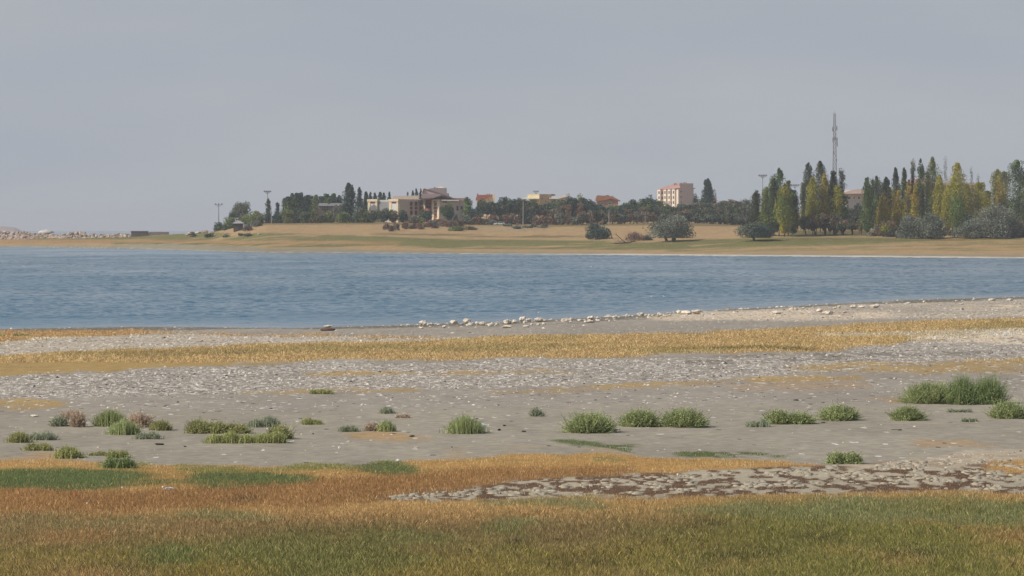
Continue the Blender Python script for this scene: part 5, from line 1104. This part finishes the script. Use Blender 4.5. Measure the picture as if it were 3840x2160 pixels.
# ------------------------------------------------------------------ shrubs of the near shore
BC = dict(green=[(.130, .148, .072), (.165, .182, .088)], dark=[(.096, .120, .056), (.122, .146, .070)], bright=[(.145, .155, .066), (.165, .170, .075)], olive=[(.16, .155, .070), (.14, .145, .070)], grey=[(.145, .155, .110), (.12, .135, .092)], red=[(.190, .150, .112), (.225, .180, .138)])
def near_shrub(px, base, w, h, col, label, kind='bush', n=None, group=None):
    """px, base, w, h in overview pixels"""
    _seed[0] += 1; rg = np.random.default_rng(_seed[0])
    x, y, z = near_pt(px*K, base*K); s = y/F*K; W, Hh = w*s, h*s
    e = empty('shrub' if kind == 'bush' else 'grass_tuft', (x, y, z), label, 'shrub' if kind == 'bush' else 'grass tuft', group)
    ns_ = n or int(np.clip(w*h*(.6 if col not in ('red', 'grey') else .36), 110, 4200))
    # stems fan out from a wide foot
    sub = max(2 if col == 'dark' and w > 100 else 1, int(w/h/1.25)); cx = np.linspace(-.5, .5, sub)*W*(1-1.1/sub) if sub > 1 else np.zeros(1); ch_ = rg.uniform(.62, 1.05, sub); ch_ /= ch_.max()
    q = rg.integers(0, sub, ns_); rw = W/(2*sub)*1.45 if sub > 1 else W/2*1.1
    el = np.arccos(rg.uniform(0.0, 1, ns_)**(.72 if kind == 'bush' else .35)) if kind == 'bush' else np.abs(rg.normal(0, .36, ns_)); az = rg.uniform(0, 6.28, ns_)
    ln = rg.uniform(.35, 1.0, ns_)**.8*(1+.25*(rg.uniform(size=ns_) > .93))
    foot = rg.normal(0, .24 if kind == 'bush' else .40, (ns_, 2))*rw; env = np.exp(-(foot[:, 0]/rw)**2*(.3 if kind == 'bush' else .8)); foot[:, 0] += cx[q]
    d = np.stack([np.sin(el)*np.cos(az)*rw*.85, np.sin(el)*np.sin(az)*rw*.7, np.cos(el)*Hh*ch_[q]*(.25+.75*env)], 1)*ln[:, None]
    P0 = np.stack([foot[:, 0], foot[:, 1], np.zeros(ns_)], 1); P0 += 0; tip = P0+d
    clump = rg.uniform(.7, 1.3, 24)[(np.floor(az/6.28*6)*4+np.floor(el/1.6*4)).astype(int) % 24]
    cols = np.array(BC[col]); base_c = 2.7*cols[rg.integers(0, 2, ns_)]*clump[:, None]*rg.uniform(.75, 1.3, ns_)[:, None]
    wd = .016 if kind == 'bush' else .014
    pr = np.cross(d, rg.normal(size=(ns_, 3))); pr /= np.linalg.norm(pr, axis=1)[:, None]+1e-9; pr *= wd
    V = np.stack([P0-pr, P0+pr, tip+pr*.25, tip-pr*.25], 1).reshape(-1, 3); f_ = np.arange(4*ns_).reshape(-1, 4)
    mesh_np('stems', V, f_, BLADE, e, np.repeat(base_c*.9, 4, 0))
    m_ = 9 if kind == 'bush' else 4; t = rg.uniform(.35 if kind == 'bush' else .3, 1.04, (ns_, m_)); L_ = (P0[:, None]+d[:, None]*t[:, :, None]).reshape(-1, 3)+rg.normal(0, .022, (ns_*m_, 3)); L_[:, 2] = np.maximum(L_[:, 2], .005)
    V, f_ = leaf_quads(L_, np.full(len(L_), .034 if kind == 'bush' else .03), rg, 1.2)
    mesh_np('foliage', V, f_, BLADE, e, np.repeat(np.repeat(base_c, m_, 0)*rg.uniform(.75, 1.3, ns_*m_)[:, None], 4, 0))
NS = [
 (150, 1072, 54, 28, 'grey', 'grey-green tuft left of a reddish one at the far left', 'bush'), (196, 1074, 42, 44, 'red', 'reddish brown dry tuft beside the grey-green one at the far left', 'bush'), (178, 1056, 60, 26, 'red', 'faint reddish dry stalks behind the far-left tuft pair', 'tuft'),
 (278, 1072, 72, 42, 'green', 'green tuft leaning left next to a reddish clump', 'tuft'), (312, 1092, 70, 36, 'green', 'bright green tuft front and centre before the reddish clump', 'tuft'), (352, 1074, 76, 40, 'red', 'large reddish dry clump between green tufts', 'bush'),
 (404, 1082, 52, 26, 'olive', 'olive green tuft right of the large reddish clump', 'tuft'), (372, 1104, 62, 20, 'grey', 'low grey-green tuft before the large reddish clump', 'tuft'),
 (548, 1090, 150, 38, 'olive', 'broad olive-yellow shrub at the back left of the widest clump', 'bush'), (620, 1114, 196, 30, 'bright', 'long yellow-green shrub at the front of the widest clump', 'tuft'), (662, 1074, 76, 30, 'grey', 'pale grey-green tuft behind the widest clump', 'tuft'), (702, 1104, 64, 38, 'olive', 'olive shrub at the right end of the widest clump', 'bush'),
 (786, 1068, 50, 18, 'bright', 'small yellow-green tuft alone right of the widest clump', 'tuft'), (878, 1086, 46, 18, 'grey', 'thin straggly grey tuft left of a reddish and green pair', 'tuft'), (936, 1084, 42, 24, 'red', 'small reddish dry tuft touching a dark green one', 'bush'), (972, 1085, 40, 28, 'green', 'small dark green tuft right against the reddish one', 'tuft'),
 (974, 1040, 38, 18, 'grey', 'sparse greenish tuft on the pebbly strip', 'tuft'), (1013, 1051, 36, 11, 'red', 'tiny reddish dry tuft right of the sparse greenish one', 'bush'), (1170, 1090, 80, 44, 'green', 'upright green shrub with a white plastic bottle at its right foot', 'tuft'), (1350, 1047, 36, 24, 'grey', 'small olive tuft alone between the bottle shrub and the round bush', 'bush'),
 (1484, 1088, 116, 54, 'green', 'rounded fresh green bush alone on the sand in the middle', 'bush'), (1610, 1072, 96, 46, 'green', 'left bush of the green pair right of the middle bush', 'bush'), (1720, 1074, 112, 50, 'green', 'right bush of the green pair right of the middle bush', 'bush'),
 (1908, 1074, 56, 22, 'grey', 'low straggly tuft at the left end of the right-hand bushes', 'tuft'), (1985, 1066, 114, 40, 'green', 'long light green bush right of the straggly tuft', 'bush'), (2110, 1057, 100, 42, 'green', 'rounded green bush right of the long light one', 'bush'), (2284, 1057, 84, 38, 'green', 'single green bush below the large dark clump', 'bush'),
 (2338, 1014, 132, 58, 'green', 'left green half of the large twin bush at the right', 'bush'), (2452, 1017, 146, 80, 'dark', 'largest dark green bush, right half of the twin bush', 'bush'), (2535, 1052, 92, 46, 'green', 'green bush cut by the right picture edge', 'bush'), (2124, 1166, 84, 32, 'green', 'green tuft at the edge of the salt-crusted mud', 'bush'),
 (2414, 1037, 62, 11, 'grey', 'faint low sprouts below the largest dark bush', 'tuft'), (2440, 1061, 42, 11, 'grey', 'tiny sprouts on the sand left of the edge bush', 'tuft'),
 (48, 1113, 52, 28, 'olive', 'olive tuft near the left picture edge', 'tuft'), (104, 1106, 70, 22, 'grey', 'grey-green low tuft right of the left-edge tuft', 'tuft'), (97, 1133, 62, 20, 'olive', 'low olive tuft below the left-edge pair', 'tuft'), (172, 1152, 60, 30, 'bright', 'brightest yellow-green tuft on the sand at the lower left', 'tuft'), (296, 1152, 52, 20, 'bright', 'small light green tuft right of the brightest one', 'tuft'), (246, 1146, 42, 12, 'olive', 'tiny tuft between two light green ones', 'tuft'), (300, 1177, 72, 28, 'dark', 'dark green tall weeds at the turf edge on the left', 'tuft'),
 (808, 991, 58, 14, 'bright', 'pale yellow-green low patch on the pebble strip', 'tuft'), (55, 846, 46, 10, 'green', 'small green plant in the tan strip by the water on the left', 'bush'), (-2, 846, 30, 10, 'green', 'green plant by the water cut by the left picture edge', 'bush')]
for a in NS: near_shrub(*a)

# ------------------------------------------------------------------ litter, dung and stones on the sand
def crumpled(name, px, row_, w, h, mt, label, cat, seed, K_=1.0):
    x, y, z = near_pt(px, row_); s = y/F; me = rock_mesh(seed, h/max(w, 1), 3, True); me.materials.append(M[mt]); me.name = name
    o = bpy.data.objects.new(name, me); COL.objects.link(o); o.location = (x, y, z-.01); zs = max(v.co.z for v in me.vertices); o.scale = (w*s, w*s*.7, h*s/zs)
    o.rotation_euler = (0, 0, random.Random(seed).uniform(-.5, .5)); return tag(o, label, cat)
# plastic bottle: body > cap, label band
x, y, z = near_pt(1806, 1604); s = y/F
e = empty('plastic_bottle', (x, y, z), 'crushed white plastic bottle lying at the foot of an upright green shrub', 'bottle')
m = MB(); m.lathe((x-.26, y+.03, z+.12), (x+.24, y-.03, z+.09), [(0, .05), (.03, .085), (.2, .088), (.3, .075), (.42, .09), (.62, .085), (.8, .05), (.92, .032), (1, .03)], 12); m.build('body', M['plasticblue'], e, True)
m = MB(); m.lathe((x+.24, y-.03, z+.09), (x+.285, y-.034, z+.088), [(0, .04), (1, .04)], 10); m.build('cap', M['plastic'], e)
crumpled('plastic_bag', 1794, 1596, 16, 11, 'plastic', 'small white plastic scrap behind the crushed bottle', 'litter', 301)
crumpled('plastic_bag', 632, 1838, 42, 13, 'plastic', 'white plastic bag lying in the rusty grass below the green patch', 'plastic bag', 302)
crumpled('plastic_scrap', 612, 1830, 10, 9, 'plastic', 'small white scrap on the left of the white bag', 'litter', 303)
crumpled('plastic_scrap', 458, 1830, 11, 7, 'plastic', 'white litter scrap in the rusty grass left of the white bag', 'litter', 304)
crumpled('plastic_scrap', 328, 1890, 9, 8, 'plasticblue', 'pale bluish litter ball in the rusty grass on the far left', 'litter', 305)
crumpled('red_scrap', 282, 1862, 11, 12, 'redp', 'small red litter scrap in the rusty grass on the left', 'litter', 306)
crumpled('plastic_scrap', 1493, 1732, 18, 12, 'plastic', 'crumpled white paper at the sand edge above the orange turf', 'litter', 307)
crumpled('plastic_scrap', 1272, 1682, 11, 9, 'plastic', 'small white scrap on the bare sand left of centre', 'litter', 308)
crumpled('plastic_scrap', 2541, 1786, 8, 12, 'plastic', 'little white scrap at the tip of the salt-crusted mud', 'litter', 309)
crumpled('flat_stone', 130, 1562, 34, 8, 'rock', 'flat white stone on the gravel at the far left', 'stone', 310)
crumpled('flat_stone', 1562, 1680, 19, 6, 'rock', 'small flat tan stone on the sand below the bottle shrub', 'stone', 311)
crumpled('dry_dung', 600, 1668, 36, 8, 'dung', 'brown dry dung below the widest olive clump', 'dung', 312)
for i, (px, row_, w, h, lb) in enumerate(((1546, 1638, 24, 8, 'brown dung flake left of the bottle shrub'), (1872, 1615, 14, 9, 'dark clod right of the crushed bottle'), (1892, 1598, 13, 7, 'dark clod uppermost right of the crushed bottle'), (1966, 1620, 18, 7, 'brown flat clod farthest right of the crushed bottle'), (694, 1676, 12, 6, 'dark small clod right of the brown dung'), (1174, 1628, 8, 6, 'black clod on the sand right of the small yellow-green tuft'), (1694, 1678, 8, 5, 'tiny black clod on the open sand below the bottle shrub'), (2985, 1492+10, 22, 6, 'dark stick-like clod on the gravel above the right bushes'), (3372, 1614, 22, 6, 'dark clod on the sand below the single green bush'), (3086, 1586, 18, 6, 'dark clod at the foot of the rounded right-hand bush'), (1936, 2036, 36, 16, 'dark dung heap in the near grass at the centre'), (1842, 2072, 26, 10, 'dark dung heap lower left of the central one'), (2092, 2028, 34, 12, 'brownish dead tuft right of the central dung heap'), (3588, 1986, 30, 12, 'dark clod in the green grass at the lower right'))):
    crumpled('clod', px, row_, w, h, 'dung', lb, 'clod', 330+i)

# ------------------------------------------------------------------ gulls
def gull(px, row_, label, size=.5, face=1, swim=False):
    if swim: D = CH*F/(row_-HZ); x, y, z = X(px, D), D, -.02
    else: x, y, z = near_pt(px, row_)
    e = empty('gull', (x, y, z), label, 'gull', 'white gulls by the water')
    L_ = size; f = face; leg = 0 if swim else .26*L_
    zc = leg+.14*L_ if not swim else .10*L_
    m = MB(); spine = [(-.52, .05, .015), (-.38, .04, .06), (-.18, .0, .125), (.05, 0, .15), (.20, .05, .13), (.28, .15, .085), (.31, .25, .075), (.34, .32, .08), (.40, .345, .062), (.45, .34, .02)]
    rings = []
    for (a, b, r) in spine:
        for k in range(8):
            t = k*math.pi/4; m.v.append((x+f*(a)*L_, y+r*.85*L_*math.cos(t), z+zc+(b+r*math.sin(t))*L_))
    for i in range(len(spine)-1):
        for k in range(8): m.f.append((i*8+k, i*8+(k+1) % 8, (i+1)*8+(k+1) % 8, (i+1)*8+k))
    m.f += [tuple(range(8)), tuple((len(spine)-1)*8+k for k in range(8))]
    m.build('body', M['gullw'], e, True)
    for sy in (-1, 1):
        w = MB(); w.ball((x-f*.16*L_, y+sy*.115*L_, z+zc+.05*L_), .34*L_, .035*L_, .085*L_, 10, 6); w.build('wing', M['gullg'], e, True)
        if not swim:
            w = MB(); w.bar((x+f*.02*L_, y+sy*.05*L_, z), (x, y+sy*.05*L_, z+leg+.04*L_), .012*L_+.004, .012*L_+.004, 5); w.bar((x+f*.02*L_, y+sy*.05*L_, z+.008), (x+f*.10*L_, y+sy*.06*L_, z+.006), .012*L_, .02*L_, 4); w.build('leg', M['beak'], e)
    w = MB(); w.bar((x+f*.44*L_, y, z+zc+.34*L_), (x+f*.54*L_, y, z+zc+.315*L_), .02*L_, .006*L_, 5); w.build('beak', M['beak'], e)
gull(1280+1016*sc1, 1060+292*sc1, 'white gull standing on the rocks at the left half of the shore row', .42, 1)
gull(1280+2150*sc1, 1060+262*sc1, 'small white gull standing on the shore left of the long flat rock', .34, -1)
gull(1280+2450*sc1, 1060+244*sc1, 'white gull by the waterline between two pale rocks at right', .34, 1)
gull(1280+2512*sc1, 1060+238*sc1, 'white gull on the rocks beside the big split boulder', .36, -1)
gull(1280+2333*sc1, 1060+110*sc1, 'left swimming gull of two on the open water at right', .5, 1, True)
gull(1280+2438*sc1, 1060+108*sc1, 'right swimming gull of two on the open water at right', .5, -1, True)
gull(1280+1480*sc1, 1060+232*sc1, 'gull floating just off the rocks in the middle', .5, 1, True)
gull(2220, 1003, 'lone gull floating far out near the opposite shore', .8, -1, True)

# ------------------------------------------------------------------ haze
hb_ = MB(); hb_.box(-9500, 9500, -60, 25500, -4.2, 75)
m = bpy.data.materials.new('haze_air'); m.use_nodes = True; t = m.node_tree; t.nodes.clear()
pv = t.nodes.new('ShaderNodeVolumePrincipled'); pv.inputs['Color'].default_value = (.90, .93, 1.0, 1); pv.inputs['Density'].default_value = 0.000085; pv.inputs['Anisotropy'].default_value = 0.0
mo = t.nodes.new('ShaderNodeOutputMaterial'); t.links.new(pv.outputs[0], mo.inputs['Volume'])
o = hb_.build('haze', m); tag(o, kind='stuff')
